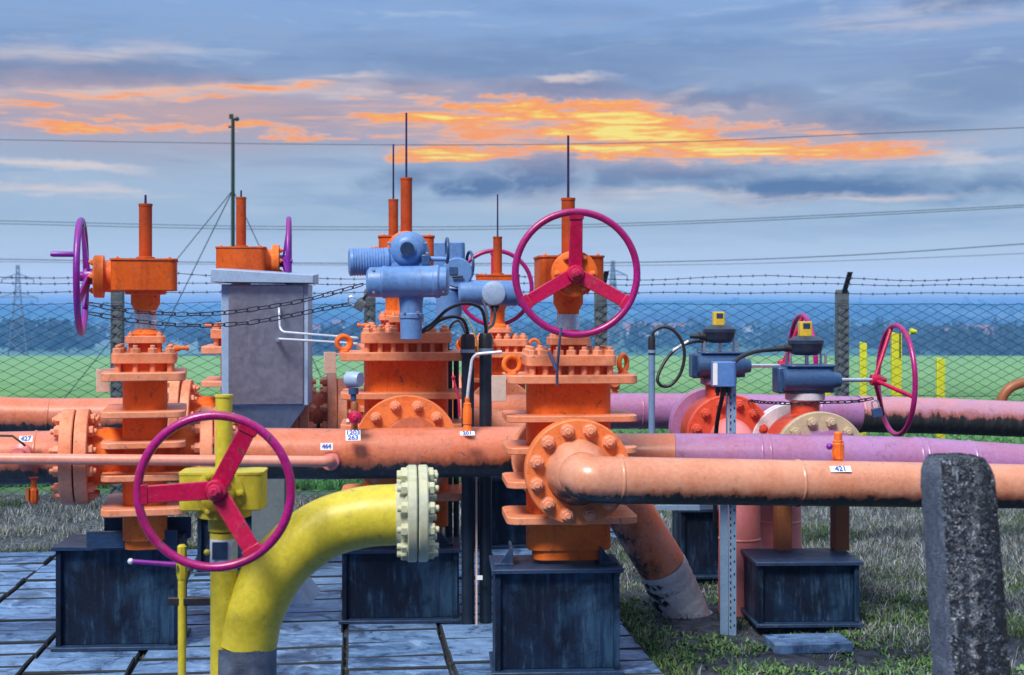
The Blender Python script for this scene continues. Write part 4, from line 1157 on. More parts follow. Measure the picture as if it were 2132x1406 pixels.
T.part('valve_body', MB().lathe([(0.032, 0), (0.024, 0.012), (0.024, 0.02), (0.020, 0.026), (0.020, 0.032), (0.028, 0.037), (0.028, 0.105), (0.025, 0.11), (0.025, 0.12), (0.019, 0.122), (0.019, 0.155), (0.015, 0.16)], W(1745, 972, 6.17), (0, 0, 1), 8), 'orange', w=True, smooth=20)
T.part('lever_ball', MB().ball(W(1727, 930, 6.10), 0.015), 'purple', w=True)
T = Thing('drain_valve', 'small brown drain fitting hanging under the left pipe', 'drain valve', W(70, 1055, 6.5), 0)
T.part('valve_body', MB().lathe([(0.025, 0), (0.015, 0.01), (0.014, 0.05), (0.024, 0.06), (0.026, 0.11), (0.015, 0.13)], W(70, 994, 6.5), (0, 0, -1), 8), 'orange_dark', w=True)
T.part('handle', MB().obox(W(58, 1030, 6.48), (0.008, 0, 0), (0, 0.012, 0), (0, 0, 0.03)), 'leg', w=True)
T = Thing('lever_valve', 'small lever valve with dark lever and pink boss on the left pipe beside tag 427', 'lever valve', W(45, 940, 6.4), 0)
T.part('boss', MB().lathe([(0.05, 0), (0.048, 0.02), (0.03, 0.03), (0.03, 0.06)], W(46, 944, 6.50), (0, -1, 0), 24), 'pink', w=True)
T.part('lever', MB().tube([W(52, 928, 6.42), W(45, 922, 6.40), W(26, 908, 6.40), W(-60, 906, 6.40)], 0.0055, 8), 'black', w=True)
T = Thing('drain_valve', 'dark brown vent fitting on the rear lilac pipe, right of the nearest valve', 'drain valve', W(1280, 826, 9.35), 0)
T.part('valve_body', MB().lathe([(0.045, 0), (0.03, 0.012), (0.02, 0.02), (0.02, 0.04), (0.035, 0.045), (0.035, 0.085), (0.02, 0.09), (0.02, 0.11)], W(1280, 824, 9.35), (0, 0, 1), 10), 'orange_dark', w=True)
T.part('handwheel', MB().torus(W(1280, 795, 9.31), (0, 1, 0), 0.035, 0.008, 24, 8), 'leg', w=True)

# ---------------------------------------------------------------- conduits and cables
def conduit(label, px, D, top, r, mat='conduit', collar=True, group='dark conduits behind the middle pipe', bot=0.0):
    c = W(px, top, D)
    T = Thing('conduit', label, 'conduit', (c.x, c.y, bot), 0, group)
    T.part('riser', MB().cyl((0, 0, 0), (0, 0, c.z - bot - 0.02), r, None, 24), mat)
    if collar:
        z = c.z - bot
        T.part('end_cap', MB().lathe([(r * 1.13, z - 0.11), (r * 1.13, z - 0.02), (r * 0.9, z)], (0, 0, 0), (0, 0, 1), 24), 'black')
        T.part('clamp', MB().lathe([(r * 1.05, z - 0.10), (r * 1.22, z - 0.10), (r * 1.22, z - 0.082), (r * 1.05, z - 0.082)], (0, 0, 0), (0, 0, 1), 24), 'galv')
    return T
conduit('thick dark conduit, the left of the pair ending in taped cable caps', 974, 7.28, 696, 0.034)
conduit('thick dark conduit, the right of the pair ending in taped cable caps', 1011, 7.33, 694, 0.034)
conduit('thin dark conduit close to the tallest valve', 934, 7.75, 720, 0.022, collar=False)
conduit('thin dark conduit between the tallest valve and the thick pair', 950, 7.75, 724, 0.016, collar=False)
T = Thing('earthing_rod', 'pale thin earthing strip with a small white clip between the two thick conduits', 'earthing strip', (px_x(992, 7.25), 7.25, 0), 0)
T.part('strip', MB().bx(-0.005, 0.005, -0.003, 0.003, 0.0, 0.98), 'plate')
T.part('clip', MB().obox(T.inv @ W(999, 1203, 7.24), (0.015, 0, 0), (0, 0.006, 0), (0, 0, 0.011)), 'tag')
def cable(label, pts, r, mat='black', group='black control cables'):
    return solo('cable', label, 'cable', MB().tube(catmull(pts, 8), r, 10), mat, group)
cable('black cable arching from the thick conduit to the nearer actuator, upper of two', [W(1012, 700, 7.33), W(1010, 672, 7.3), W(1003, 645, 7.25), W(985, 634, 7.2), W(960, 633, 7.15), W(930, 646, 7.1), W(905, 670, 7.08), W(880, 688, 7.05)], 0.009)
cable('black cable arching from the thick conduit to the nearer actuator, lower of two', [W(973, 700, 7.28), W(972, 684, 7.25), W(962, 665, 7.22), W(940, 660, 7.15), W(915, 668, 7.1), W(895, 684, 7.06), W(878, 692, 7.05)], 0.009)
cable('black cable curling from the farther actuator gland into the thick conduit', [W(1030, 642, 8.6), W(1030, 660, 8.5), W(1026, 676, 8.2), W(1016, 684, 7.8), W(1011, 692, 7.4), W(1011, 705, 7.33)], 0.010)
cable('black cable dropping from behind the actuators down the thin conduit', [W(1012, 700, 7.33), W(1014, 660, 7.6), W(1010, 640, 8.0), W(1005, 625, 8.4)], 0.009)
cable('dark cable looping low beside the lifting eye', [W(934, 735, 7.75), W(933, 705, 7.7), W(938, 680, 7.6), W(952, 668, 7.4), W(962, 676, 7.35), W(972, 700, 7.29)], 0.007)
solo('earth_cable', 'thin yellow green earth wire hanging between the two thick conduits', 'cable', MB().tube(catmull([W(960, 655, 7.2), W(975, 668, 7.2), W(987, 690, 7.2), W(993, 715, 7.22), W(996, 740, 7.24)], 6), 0.0035, 8), 'earth_wire')
conduit('blue painted conduit with black cap feeding a looped cable', 1357, 8.0, 700, 0.0195, 'blue_conduit', True, 'blue conduit')
cable('black cable looping from the blue conduit to the left hand limit switch', [W(1358, 706, 8.0), W(1362, 690, 8.0), W(1380, 681, 8.0), W(1402, 688, 8.0), W(1420, 712, 8.0), W(1425, 742, 8.0), W(1417, 777, 8.0), W(1398, 801, 8.0), W(1379, 804, 8.0), W(1369, 792, 8.0),
      W(1375, 770, 8.02), W(1393, 741, 8.05), W(1415, 722, 8.1), W(1445, 712, 8.25), W(1470, 711, 8.33)], 0.010)
solo('cable_marker', 'white marker sleeve on the looped cable beside the left hand limit switch', 'marker sleeve', MB().tube([W(1401, 730, 8.02), W(1432, 711, 8.12)], 0.008, 8), 'tag')
cable('black cable from the blue junction box rising to the right hand limit switch', [W(1527, 756, 7.12), W(1545, 742, 7.2), W(1575, 732, 7.4), W(1605, 729, 7.6), W(1640, 727, 7.70)], 0.012)
cable('black cable dropping from the blue junction box behind the lilac pipe', [W(1505, 806, 7.16), W(1503, 830, 7.2), W(1496, 862, 7.3), W(1491, 900, 7.4), W(1489, 960, 7.42), W(1489, 1100, 7.45)], 0.012)
# perforated post and junction box
DPP = 7.16
T = Thing('channel_post', 'tall galvanised perforated angle post carrying the blue junction box', 'post', (px_x(1517, DPP), DPP, 0), 0)
zt = EYE - (757 - HY) / F * DPP
mb = MB().bx(0.0, 0.040, -0.004, 0.0, -0.05, zt)
T.part('perforated_flange', mb, 'galv')
T.part('channel', MB().bx(-0.045, -0.008, -0.004, 0.003, -0.05, 0.70), 'galv')
T.part('web', MB().bx(-0.008, -0.003, -0.004, 0.045, -0.05, zt), 'galv')
mb = MB()
z = 0.0
i = 0
while z < zt - 0.03:
    mb.obox((0.010, -0.0045, z + 0.01), (0.0032, 0, 0), (0, 0.0012, 0), (0, 0, 0.0075))
    if i % 2 == 0:
        mb.obox((0.030, -0.0045, z + 0.02), (0.0038, 0, 0), (0, 0.0012, 0), (0, 0, 0.0055))
    z += 0.034
    i += 1
T.part('slots', mb, 'black')
T = Thing('junction_box', 'blue junction box fixed to the perforated steel post', 'junction box', W(1506, 805, 7.12), 0)
mb = MB().prism(rrect(0.062, 0.045, 0.02), 0.0, 0.132)
T.part('enclosure', mb, 'box_blue', bevel=0.004)
T.part('label_strip', MB().bx(-0.062, -0.038, -0.0475, -0.043, 0.01, 0.125), 'tag')
for x in (-0.03, 0.005, 0.03):
    T.part('cable_gland', MB().lathe([(0.014, 0), (0.014, -0.03), (0.009, -0.035), (0.009, -0.05)], (x, 0, 0), (0, 0, 1), 12), 'black')
# low unistrut between posts, under the front pipe
T = Thing('strut_rail', 'low galvanised slotted rail beside the blue conduit, seen below the foreground pipe', 'strut', W(1385, 1060, 8.0), 0)
T.part('rail', MB().obox(W(1400, 1057, 8.0), (0.16, 0, 0), (0, 0.015, 0), (0, 0, 0.014)), 'galv', w=True)

# ---------------------------------------------------------------- chains, padlocks, strap
def chain(name, label, pts, pitch, wr, mat='chain', group=None):
    pts = resample(catmull(pts, 12), 0.004)
    mb = MB()
    acc, last, i = 0.0, pts[0], 0
    L = pitch * 0.5 + wr * 1.6
    Wd = pitch * 0.22
    for a, b in zip(pts, pts[1:]):
        acc += (b - a).length
        if acc >= pitch:
            acc = 0
            t = (b - last).normalized()
            c = (b + last) / 2
            last = b
            u, v, _ = basis(t)
            rot = Matrix.Rotation(R(38) + (R(90) if i % 2 else 0) + random.uniform(-.25, .25), 3, t)
            u = rot @ u
            ring = []
            for j in range(12):
                th = 2 * math.pi * j / 12
                ring.append(c + t * (math.cos(th) * Wd + math.copysign(L - Wd, math.cos(th))) + u * math.sin(th) * Wd)
            mb.tube(ring, wr, 6, closed=True)
            i += 1
    return solo(name, label, 'chain', mb, mat, group)
chain('chain', 'upper strand of dark chain strung from the violet handwheel across the stainless cabinet', [W(186, 632, 6.45), W(250, 645, 6.47), W(340, 653, 6.5), W(430, 654, 6.55), W(520, 645, 6.65), W(640, 624, 6.8), W(772, 588, 7.0)], 0.056, 0.0029)
chain('chain', 'lower strand of dark chain strung from the violet handwheel to the padlock', [W(186, 652, 6.45), W(270, 667, 6.47), W(380, 677, 6.5), W(490, 675, 6.6), W(580, 662, 6.7), W(680, 642, 6.85), W(738, 632, 6.95)], 0.056, 0.0029)
chain('chain', 'short dark chain from the padlock up to the nearer actuator', [W(742, 634, 6.95), W(756, 622, 6.97), W(775, 605, 7.0)], 0.05, 0.0045)
chain('chain', 'fine dark chain looped round the neck of the right hand ball valve', [W(1560, 834, 8.0), W(1590, 838, 7.8), W(1640, 840, 7.58), W(1680, 840, 7.56), W(1720, 838, 7.6), W(1780, 836, 7.64), W(1822, 829, 7.66)], 0.040, 0.0036)
def padlock(label, p, s, tilt, mat):
    T = Thing('padlock', label, 'padlock', p, 0)
    rt = Matrix.Rotation(tilt, 3, 'Y')
    mb = MB().prism(rrect(0.024 * s, 0.011 * s, 0.006 * s), -0.042 * s, 0)
    mb.v = [rt @ v for v in mb.v]
    T.part('lock_body', mb, mat, bevel=0.002)
    arc = [(-0.016 * s, 0, 0)] + [(-0.016 * s * math.cos(math.pi * i / 8), 0, 0.022 * s + 0.016 * s * math.sin(math.pi * i / 8)) for i in range(9)] + [(0.016 * s, 0, 0)]
    T.part('shackle', MB().tube([rt @ Vector(a) for a in arc], 0.0042 * s, 8), 'steel')
padlock('tarnished padlock hanging on the long chain beside the nearer actuator', W(741, 630, 6.93), 1.15, R(-60), 'brass')
padlock('blue padlock hanging from the fine chain at the large crimson handwheel', W(1824, 850, 7.62), 1.2, R(-12), 'gear_blue')
T = Thing('strap', 'dark frayed strap tied to the nearest crimson handwheel and hanging down its bonnet', 'strap', W(1160, 700, 6.1), 0)
T.part('front_tail', MB().tube(catmull([W(1168, 683, 6.10), W(1166, 702, 6.09), W(1163, 735, 6.1), W(1160, 770, 6.12), W(1160, 803, 6.13)], 6), 0.0075, 6), 'strap', w=True)
T.part('back_tail', MB().tube(catmull([W(1143, 733, 6.14), W(1150, 748, 6.13), W(1158, 772, 6.12)], 6), 0.0085, 6), 'strap', w=True)

# ---------------------------------------------------------------- fence along the back
FD = 12.0
def fp(px, z):
    k = (px - CX) / F
    D = FD / (1 - k * math.tan(PSF))
    return Vector((k * D, D, z))
EXV0, EYV0 = EXV, EYV
EXV = Vector((math.cos(PSF), math.sin(PSF), 0)); EYV = Vector((-math.sin(PSF), math.cos(PSF), 0))
fT = Thing('chain_link_fence', 'chain link fence with concrete posts and three strands of barbed wire along the field', 'fence', fp(1066, 0), 0)
def fpl(u, z):
    return fp(1066, z) + EXV * u
mb = []
u0, u1, pit = -8.2, 8.4, 0.078
nseg = int(1.72 / (pit / 2))
vs, fs = [], []
rw = 0.0050
nw = int((u1 - u0) / pit)
rngf = np.random.default_rng(3)
for i in range(nw):
    ub = u0 + i * pit
    sag = 0.0
    prev = None
    for j in range(nseg + 1):
        uu = ub + (pit if (j + i) % 2 else 0.0) + math.sin(ub * 1.7 + j * 0.15) * 0.006
        z = 0.05 + j * pit / 2 - 0.018 * math.sin((ub + 6.2) * 1.18) ** 2 * j / nseg
        p = fpl(uu, z) + EYV * (rw * 1.2 if (j + i) % 2 else -rw * 1.2)
        o = len(vs)
        vs += [p + EXV * rw, p - EXV * rw * 0.5 + EYV * rw * 0.87, p - EXV * rw * 0.5 - EYV * rw * 0.87]
        if prev is not None:
            fs += [(prev + a, prev + (a + 1) % 3, o + (a + 1) % 3, o + a) for a in range(3)]
        prev = o
mm = MB(); mm.v = vs; mm.f = fs
fT.part('mesh_panel', mm, 'wire', w=True, smooth=0)
def sagline(z, amp, seedv, r, barbs=False, ph=0.0, name='line_wire', tilt=0.0):
    pts = []
    rr = random.Random(seedv)
    n = 120
    for i in range(n + 1):
        u = u0 + (u1 - u0) * i / n
        pts.append(fpl(u, z - amp * abs(math.sin((u + ph) * 1.18)) + 0.006 * math.sin(u * 5 + seedv)) + EYV * tilt)
    mb = MB().tube(pts, r, 6)
    if barbs:
        d = 0.0
        nb = int((u1 - u0) / 0.115)
        for i in range(nb):
            t = i / nb * n
            a = pts[int(t)].lerp(pts[min(n, int(t) + 1)], t - int(t))
            for q in (0.6, -0.7):
                e = Vector((0.35, rr.uniform(-.3, .3), q)) * 0.02
                mb.tube([a - e, a + e], 0.0022, 4)
    return fT.part(name, mb, 'wire', w=True, smooth=0)
sagline(1.765, 0.018, 1, 0.003)
sagline(0.90, 0.0, 2, 0.003)
sagline(0.10, 0.0, 4, 0.003)
sagline(2.015, 0.045, 5, 0.0036, True, 0.3, 'barbed_wire', -0.12)
sagline(1.935, 0.010, 6, 0.0036, True, 0.1, 'barbed_wire', -0.08)
sagline(1.855, 0.006, 7, 0.0036, True, 0.5, 'barbed_wire', -0.04)
for px in (-870, -340, 242, 770, 1253, 1758, 2300, 2830):
    b = fp(px, 0)
    mb = MB()
    hh = 0.055
    ztop = 1.885
    def ring(z, h):
        return [b + EXV * sx_ * h + EYV * (sy_ * h + 0.065) + Vector((0, 0, z)) for sx_, sy_ in ((-1, -1), (1, -1), (1, 1), (-1, 1))]
    mb.loft([ring(-0.1, hh), ring(ztop - 0.02, hh * 0.92), ring(ztop, hh * 0.75)])
    po = fT.part('post', mb, 'fence_post', bevel=0.006, w=True)
    mb = MB().obox(b + EYV * 0.03 + Vector((0.02, -0.04, 1.93)), EXV * 0.022 + Vector((0.0, 0, 0)), EYV * 0.01, Vector((0.022, -0.05, 0.115)))
    fT.part('barbed_wire_arm', mb, 'black', po, w=True)

# ---------------------------------------------------------------- yellow marker posts beyond the fence
for px, top, wd, D, lab in ((1797, 712, 0.066, 13.6, 'bright yellow marker post beyond the fence, nearest the concrete fence post'),
                            (1866, 692, 0.095, 13.3, 'tallest and widest yellow marker post, behind the large crimson handwheel'),
                            (1958, 745, 0.078, 13.4, 'shortest yellow marker post, nearest the right edge')):
    c = W(px, top, D)
    T = Thing('marker_post', lab, 'marker post', (c.x, D, -0.05), 0, 'yellow marker posts beyond the fence')
    h = c.z + 0.05
    mb = MB().loft([[(-wd / 2, -wd / 3, 0), (wd / 2, -wd / 3, 0), (wd / 2, wd / 3, 0), (-wd / 2, wd / 3, 0)],
                    [(-wd / 2, -wd / 3, h), (wd / 2, -wd / 3, h - 0.015), (wd / 2, wd / 3, h - 0.015), (-wd / 2, wd / 3, h)]])
    T.part('post', mb, 'bright_yellow', bevel=0.004)
    if wd > 0.09:
        T.part('sign_cap', MB().cyl(T.inv @ W(1895, 690, D), T.inv @ W(1908, 692, D), 0.035, 0.02, 10), 'bright_yellow')
        T.part('cable_guard', MB().bx(0.02, 0.03, -0.045, -0.035, h - 0.25, h), 'black')
c = W(1722, 757, 13.4)
solo('marker_post', 'yellow marker post mostly hidden behind the right hand blue gearbox', 'marker post', MB().loft([[c + Vector((a * 0.035, b * 0.03, z)) for a, b in ((-1, -1), (1, -1), (1, 1), (-1, 1))] for z in (-1.22, 0.0)]), 'bright_yellow', 'yellow marker posts beyond the fence', bevel=0.004)
# curved vent at the right edge
solo('vent_bend', 'brown orange gooseneck vent pipe at the right edge behind the peeling pipe', 'vent pipe', MB().tube(catmull([W(2083, 850, 9.9), W(2087, 828, 9.9), W(2103, 808, 9.9), W(2132, 797, 9.9), W(2165, 799, 9.9), W(2190, 815, 9.9), W(2200, 850, 9.9), W(2200, 1010, 9.9)], 8), 0.036, 18), 'leg')

# ---------------------------------------------------------------- weather mast
DM = 34.0
mz = lambda py: EYE - (py - HY) / F * DM
mg = -0.55
T = Thing('weather_mast', 'slim dark green weather mast with guy wires rising behind the cabinet', 'mast', (px_x(485, DM), DM, mg), 0)
T.part('pole', MB().cyl((0, 0, 0), (0, 0, mz(247) - mg), 0.055, 0.045, 12), 'mast')
hd = T.part('wind_vane', MB().obox((-0.04, 0, mz(243) - mg), (0.05, 0, 0), (0, 0.03, 0), (0, 0, 0.06)).cyl((0, 0, mz(249) - mg), (0.11, 0, mz(249) - mg), 0.02, None, 8).ball((0.1, 0, mz(248) - mg), 0.06, 10), 'mast')
T.part('sensor', MB().cyl((-0.11, 0, mz(264) - mg), (0, 0, mz(264) - mg), 0.035, None, 8), 'mast')
for dx, dy in ((-4.1, -0.6), (-2.7, 0.4), (2.45, 0.2)):
    T.part('guy_wire', MB().cyl((0, 0, mz(396) - mg), (dx, dy, 0), 0.012, None, 6), 'wire')

# ---------------------------------------------------------------- power line
def pylon(label, px, top, D, base, arm):
    c = W(px, top, D)
    h = c.z - base
    T = Thing('pylon', label, 'pylon', (c.x, D, base), R(18), 'lattice pylons of the power line')
    m = MB()
    def leg(z):
        f = z / h
        return 0.09 * h * (1 - f) ** 1.4 + 0.012 * h
    lv = [h * q for q in (0, .18, .34, .48, .60, .70, .79, .87, .94, 1.0)]
    for sx_, sy_ in ((-1, -1), (1, -1), (1, 1), (-1, 1)):
        m.tube([(sx_ * leg(z), sy_ * leg(z), z) for z in lv], 0.006 * h, 4)
    for i in range(len(lv) - 1):
        a, b = lv[i], lv[i + 1]
        for k in range(4):
            q = ((-1, -1), (1, -1), (1, 1), (-1, 1))
            p, r = q[k], q[(k + 1) % 4]
            m.tube([(p[0] * leg(a), p[1] * leg(a), a), (r[0] * leg(b), r[1] * leg(b), b)], 0.0035 * h, 4)
            m.tube([(r[0] * leg(a), r[1] * leg(a), a), (p[0] * leg(b), p[1] * leg(b), b)], 0.0035 * h, 4)
    T.part('tower', m, 'pylon', smooth=0)
    for zf, ln in arm:
        m = MB()
        z = h * zf
        for s in (-1, 1):
            for dy in (-1, 1):
                m.tube([(0, dy * leg(z), z), (s * ln * h, 0, z - 0.01 * h)], 0.0045 * h, 4)
                m.tube([(0, dy * leg(z), z + 0.05 * h), (s * ln * h, 0, z - 0.01 * h)], 0.0045 * h, 4)
            m.tube([(s * ln * h, 0, z - 0.01 * h), (s * ln * h, 0, z - 0.06 * h)], 0.006 * h, 5)
        T.part('cross_arm', m, 'pylon', smooth=0)
    return T
pylon('distant lattice pylon at the left edge beyond the fence', 37, 552, 420, -13.5, ((0.86, 0.16), (0.66, 0.2)))
pylon('distant lattice pylon seen just right of the nearest gate valve', 1276, 543, 430, -13.5, ((0.86, 0.16), (0.66, 0.2)))
def wire(label, pts, D0, D1, r=0.02):
    n = len(pts)
    P = [W(px, py, D0 + (D1 - D0) * i / (n - 1)) for i, (px, py) in enumerate(pts)]
    solo('power_cable', label, 'power line', MB().tube(catmull(P, 10), r, 6), 'wire', 'overhead power cables')
wire('lone overhead cable crossing the orange clouds, topmost in the sky', [(-300, 286), (0, 291), (500, 299), (960, 302), (1400, 296), (1750, 281), (2132, 266), (2500, 248)], 70, 55, 0.017)
wire('overhead cable, upper of the close pair in the middle of the sky', [(-300, 455), (0, 460), (500, 471), (1000, 472), (1400, 462), (1760, 446), (2132, 427), (2500, 404)], 75, 60, 0.019)
wire('overhead cable, lower of the close pair in the middle of the sky', [(-300, 460), (0, 466), (500, 477), (1000, 478), (1400, 467), (1760, 451), (2132, 431), (2500, 408)], 75, 60, 0.019)
wire('overhead cable, upper of the pair just above the barbed wire', [(-300, 535), (0, 540), (500, 547), (1000, 549), (1400, 545), (1760, 532), (2132, 508), (2500, 480)], 80, 62, 0.026)
wire('overhead cable, lower of the pair just above the barbed wire', [(-300, 541), (0, 545), (500, 551), (1000, 553), (1400, 552), (1760, 543), (2132, 528), (2500, 510)], 80, 62, 0.015)

# ---------------------------------------------------------------- leaning concrete post in the right foreground
DG = 3.55
T = Thing('concrete_post', 'rough leaning concrete post in the right foreground', 'concrete post', W(2030, 1800, DG), 0)
mb = MB()
secs = []
topc, botc = W(1990, 950, DG), W(2046, 1750, DG)
nz, nr = 46, 36
rngp = random.Random(5)
for i in range(nz + 1):
    f = i / nz
    c = topc.lerp(botc, f)
    hx_, hy_ = 0.076 + 0.010 * f, 0.08
    if f < 0.06:
        q = (0.06 - f) / 0.06
        hx_ *= 1 - 0.22 * q * q; hy_ *= 1 - 0.22 * q * q
    base = rrect(hx_, hy_, 0.022, 8)
    ringp = []
    for j, (x, y) in enumerate(base):
        a = R(2)
        ringp.append(c + Vector((x * math.cos(a) - y * math.sin(a), x * math.sin(a) + y * math.cos(a), 0)) + Vector((rngp.gauss(0, .0012), rngp.gauss(0, .0012), rngp.gauss(0, .0012))))
    secs.append(ringp)
mb.loft(secs[::-1])
def concrete_rough():
    m, t, p = newmat('rough exposed aggregate concrete')
    tc = t.n('ShaderNodeTexCoord').outputs['Object']
    a = t.noise(tc, 11.0, 7.0, 0.72, 0.6)
    b = t.noise(tc, 70.0, 5.0, 0.7)
    wv = t.n('ShaderNodeVectorMath', {0: tc, 1: t.n('ShaderNodeTexNoise', {'Vector': tc, 'Scale': 40.0}).outputs['Color']}, operation='MULTIPLY_ADD')
    wv.inputs[1].default_value = (1, 1, 1)
    t.set(wv.inputs[0], tc)
    t.set(wv.inputs[2], t.mix(1.0, t.n('ShaderNodeTexNoise', {'Vector': tc, 'Scale': 40.0}).outputs['Color'], (0.018, 0.018, 0.018, 1), 'MULTIPLY'))
    vn = t.n('ShaderNodeTexVoronoi', {'Vector': wv.outputs[0], 'Scale': 40.0})
    vo = vn.outputs['Distance']
    st = t.n('ShaderNodeSeparateColor', {0: vn.outputs['Color']}).outputs[0]
    c = t.mix(t.rng(st, 0.1, 0.95), (0.015, 0.035, 0.08, 1), (0.34, 0.45, 0.62, 1))
    c = t.mix(t.rng(st, 0.78, 0.84), c, (0.62, 0.70, 0.80, 1))
    c = t.mix(t.rng(vo, 0.35, 0.62), c, (0.006, 0.012, 0.026, 1))
    c = t.mix(t.rng(a, 0.53, 0.62, 0.0, 0.8), c, (0.008, 0.015, 0.032, 1))
    c = t.mix(t.rng(b, 0.6, 0.7, 0.0, 0.7), c, (0.22, 0.30, 0.42, 1))
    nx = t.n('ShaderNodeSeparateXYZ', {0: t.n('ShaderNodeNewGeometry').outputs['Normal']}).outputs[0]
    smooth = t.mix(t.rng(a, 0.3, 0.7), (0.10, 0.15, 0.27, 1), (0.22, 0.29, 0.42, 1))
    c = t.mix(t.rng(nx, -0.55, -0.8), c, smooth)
    t.set(p.inputs['Base Color'], c)
    p.inputs['Roughness'].default_value = 0.85
    h = t.m('ADD', t.m('MULTIPLY', a, 1.0), t.m('ADD', t.m('MULTIPLY', b, 0.5), t.m('MULTIPLY', vo, -0.9)))
    t.set(p.inputs['Normal'], t.n('ShaderNodeBump', {'Strength': 1.0, 'Distance': 0.02, 'Height': h}).outputs[0])
    return m
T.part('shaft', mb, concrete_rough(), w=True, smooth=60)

# ---------------------------------------------------------------- ground: one sheet from the yard over the field crest to the far hills
def hgt(x, d):
    yard = 0.012 * math.sin(x * 3.1 + d * 1.7) + 0.01 * math.sin(x * 7.3 - d * 5.1)
    pts = ((-50, -0.03), (13, -0.03), (20, -0.2), (40, -0.75), (80, -1.75), (150, -3.45), (175, -5.2), (230, -9.5), (450, -15), (700, -17), (1350, -17), (1700, -8), (2100, 5), (2600, 15.5), (3100, 10))
    z = pts[-1][1]
    for (a, za), (b, zb) in zip(pts, pts[1:]):
        if a <= d <= b:
            t = (d - a) / (b - a)
            z = za + (zb - za) * t
            break
    if d < 13:
        z += yard
    elif d > 1350:
        k = min(1, (d - 1350) / 1000)
        z += k * (3.5 * math.sin(x / 300 + 0.6) + 2.0 * math.sin(x / 130 + d / 250) + 1.2 * math.sin(x / 60))
    elif d > 500:
        z += 1.2 * math.sin(x / 90 + d / 130)
    else:
        z += 0.02 * math.sin(x * 0.9 + d)
    return z
ds = [-12, -6, -2] + [i * 0.25 for i in range(0, 53)] + [13.5, 14, 15, 16, 18, 20, 23, 26, 30, 35, 40, 50, 60, 70, 80, 95, 110, 130, 150, 160, 175, 190, 210, 230, 300, 400, 500, 620, 760, 900, 1000, 1100, 1200, 1350, 1500, 1650, 1800, 1950, 2100, 2250, 2400, 2500, 2600, 2750, 2900, 3100]
nx_ = 110
vs, fs = [], []
for i, d in enumerate(ds):
    half = 14 + 0.62 * max(0, d)
    for j in range(nx_ + 1):
        x = half * (2 * j / nx_ - 1)
        vs.append((x, d, hgt(x, d)))
for i in range(len(ds) - 1):
    for j in range(nx_):
        a = i * (nx_ + 1) + j
        fs.append((a, a + 1, a + nx_ + 2, a + nx_ + 1))
def ground_mat():
    m, t, p = newmat('yard soil, dry turf, meadow and valley fields')
    pos = t.n('ShaderNodeTexCoord').outputs['Object']
    s = t.n('ShaderNodeSeparateXYZ', {0: pos})
    X, Y, _ = s.outputs
    a = t.noise(pos, 1.4, 5.0, 0.6)
    b = t.noise(pos, 14.0, 6.0, 0.7)
    c0 = t.mix(t.rng(b, 0.35, 0.65), (0.006, 0.010, 0.020, 1), (0.05, 0.07, 0.11, 1))
    turf = t.mix(t.rng(t.noise(pos, 30.0, 5.0, 0.7), 0.4, 0.62), (0.010, 0.018, 0.024, 1), (0.09, 0.12, 0.15, 1))
    yard = t.mix(t.rng(t.m('ADD', a, t.m('MULTIPLY', t.m('SUBTRACT', Y, 8.6), 0.12)), 0.46, 0.58), c0, turf)
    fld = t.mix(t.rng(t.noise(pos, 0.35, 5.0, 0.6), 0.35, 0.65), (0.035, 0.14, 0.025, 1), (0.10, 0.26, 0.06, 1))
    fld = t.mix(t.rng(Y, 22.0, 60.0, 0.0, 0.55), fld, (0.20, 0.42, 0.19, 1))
    mpv = t.n('ShaderNodeMapping', {0: pos, 3: (0.0035, 0.0016, 0.0)}).outputs[0]
    vor = t.n('ShaderNodeTexVoronoi', {'Vector': mpv, 'Scale': 1.6})
    val = t.ramp(t.n('ShaderNodeSeparateColor', {0: vor.outputs['Color']}).outputs[0], [(0.0, (0.01, 0.035, 0.045, 1)), (0.3, (0.04, 0.14, 0.10, 1)), (0.5, (0.10, 0.24, 0.20, 1)), (0.7, (0.015, 0.05, 0.06, 1)), (0.85, (0.16, 0.24, 0.24, 1))], 'CONSTANT')  # bluish field tones carry part of the distance haze
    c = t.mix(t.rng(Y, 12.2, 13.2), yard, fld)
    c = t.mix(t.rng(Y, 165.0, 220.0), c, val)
    t.set(p.inputs['Base Color'], c)
    p.inputs['Roughness'].default_value = 0.9
    t.set(p.inputs['Normal'], t.n('ShaderNodeBump', {'Strength': 0.8, 'Distance': 0.03, 'Height': b}).outputs[0])
    return m
gm = bpy.data.meshes.new('ground')
gm.from_pydata(vs, [], fs)
gm.shade_smooth()
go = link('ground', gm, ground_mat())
tag(go, 'yard soil, green meadow and far valley up to the blue hills', None, None, 'structure')

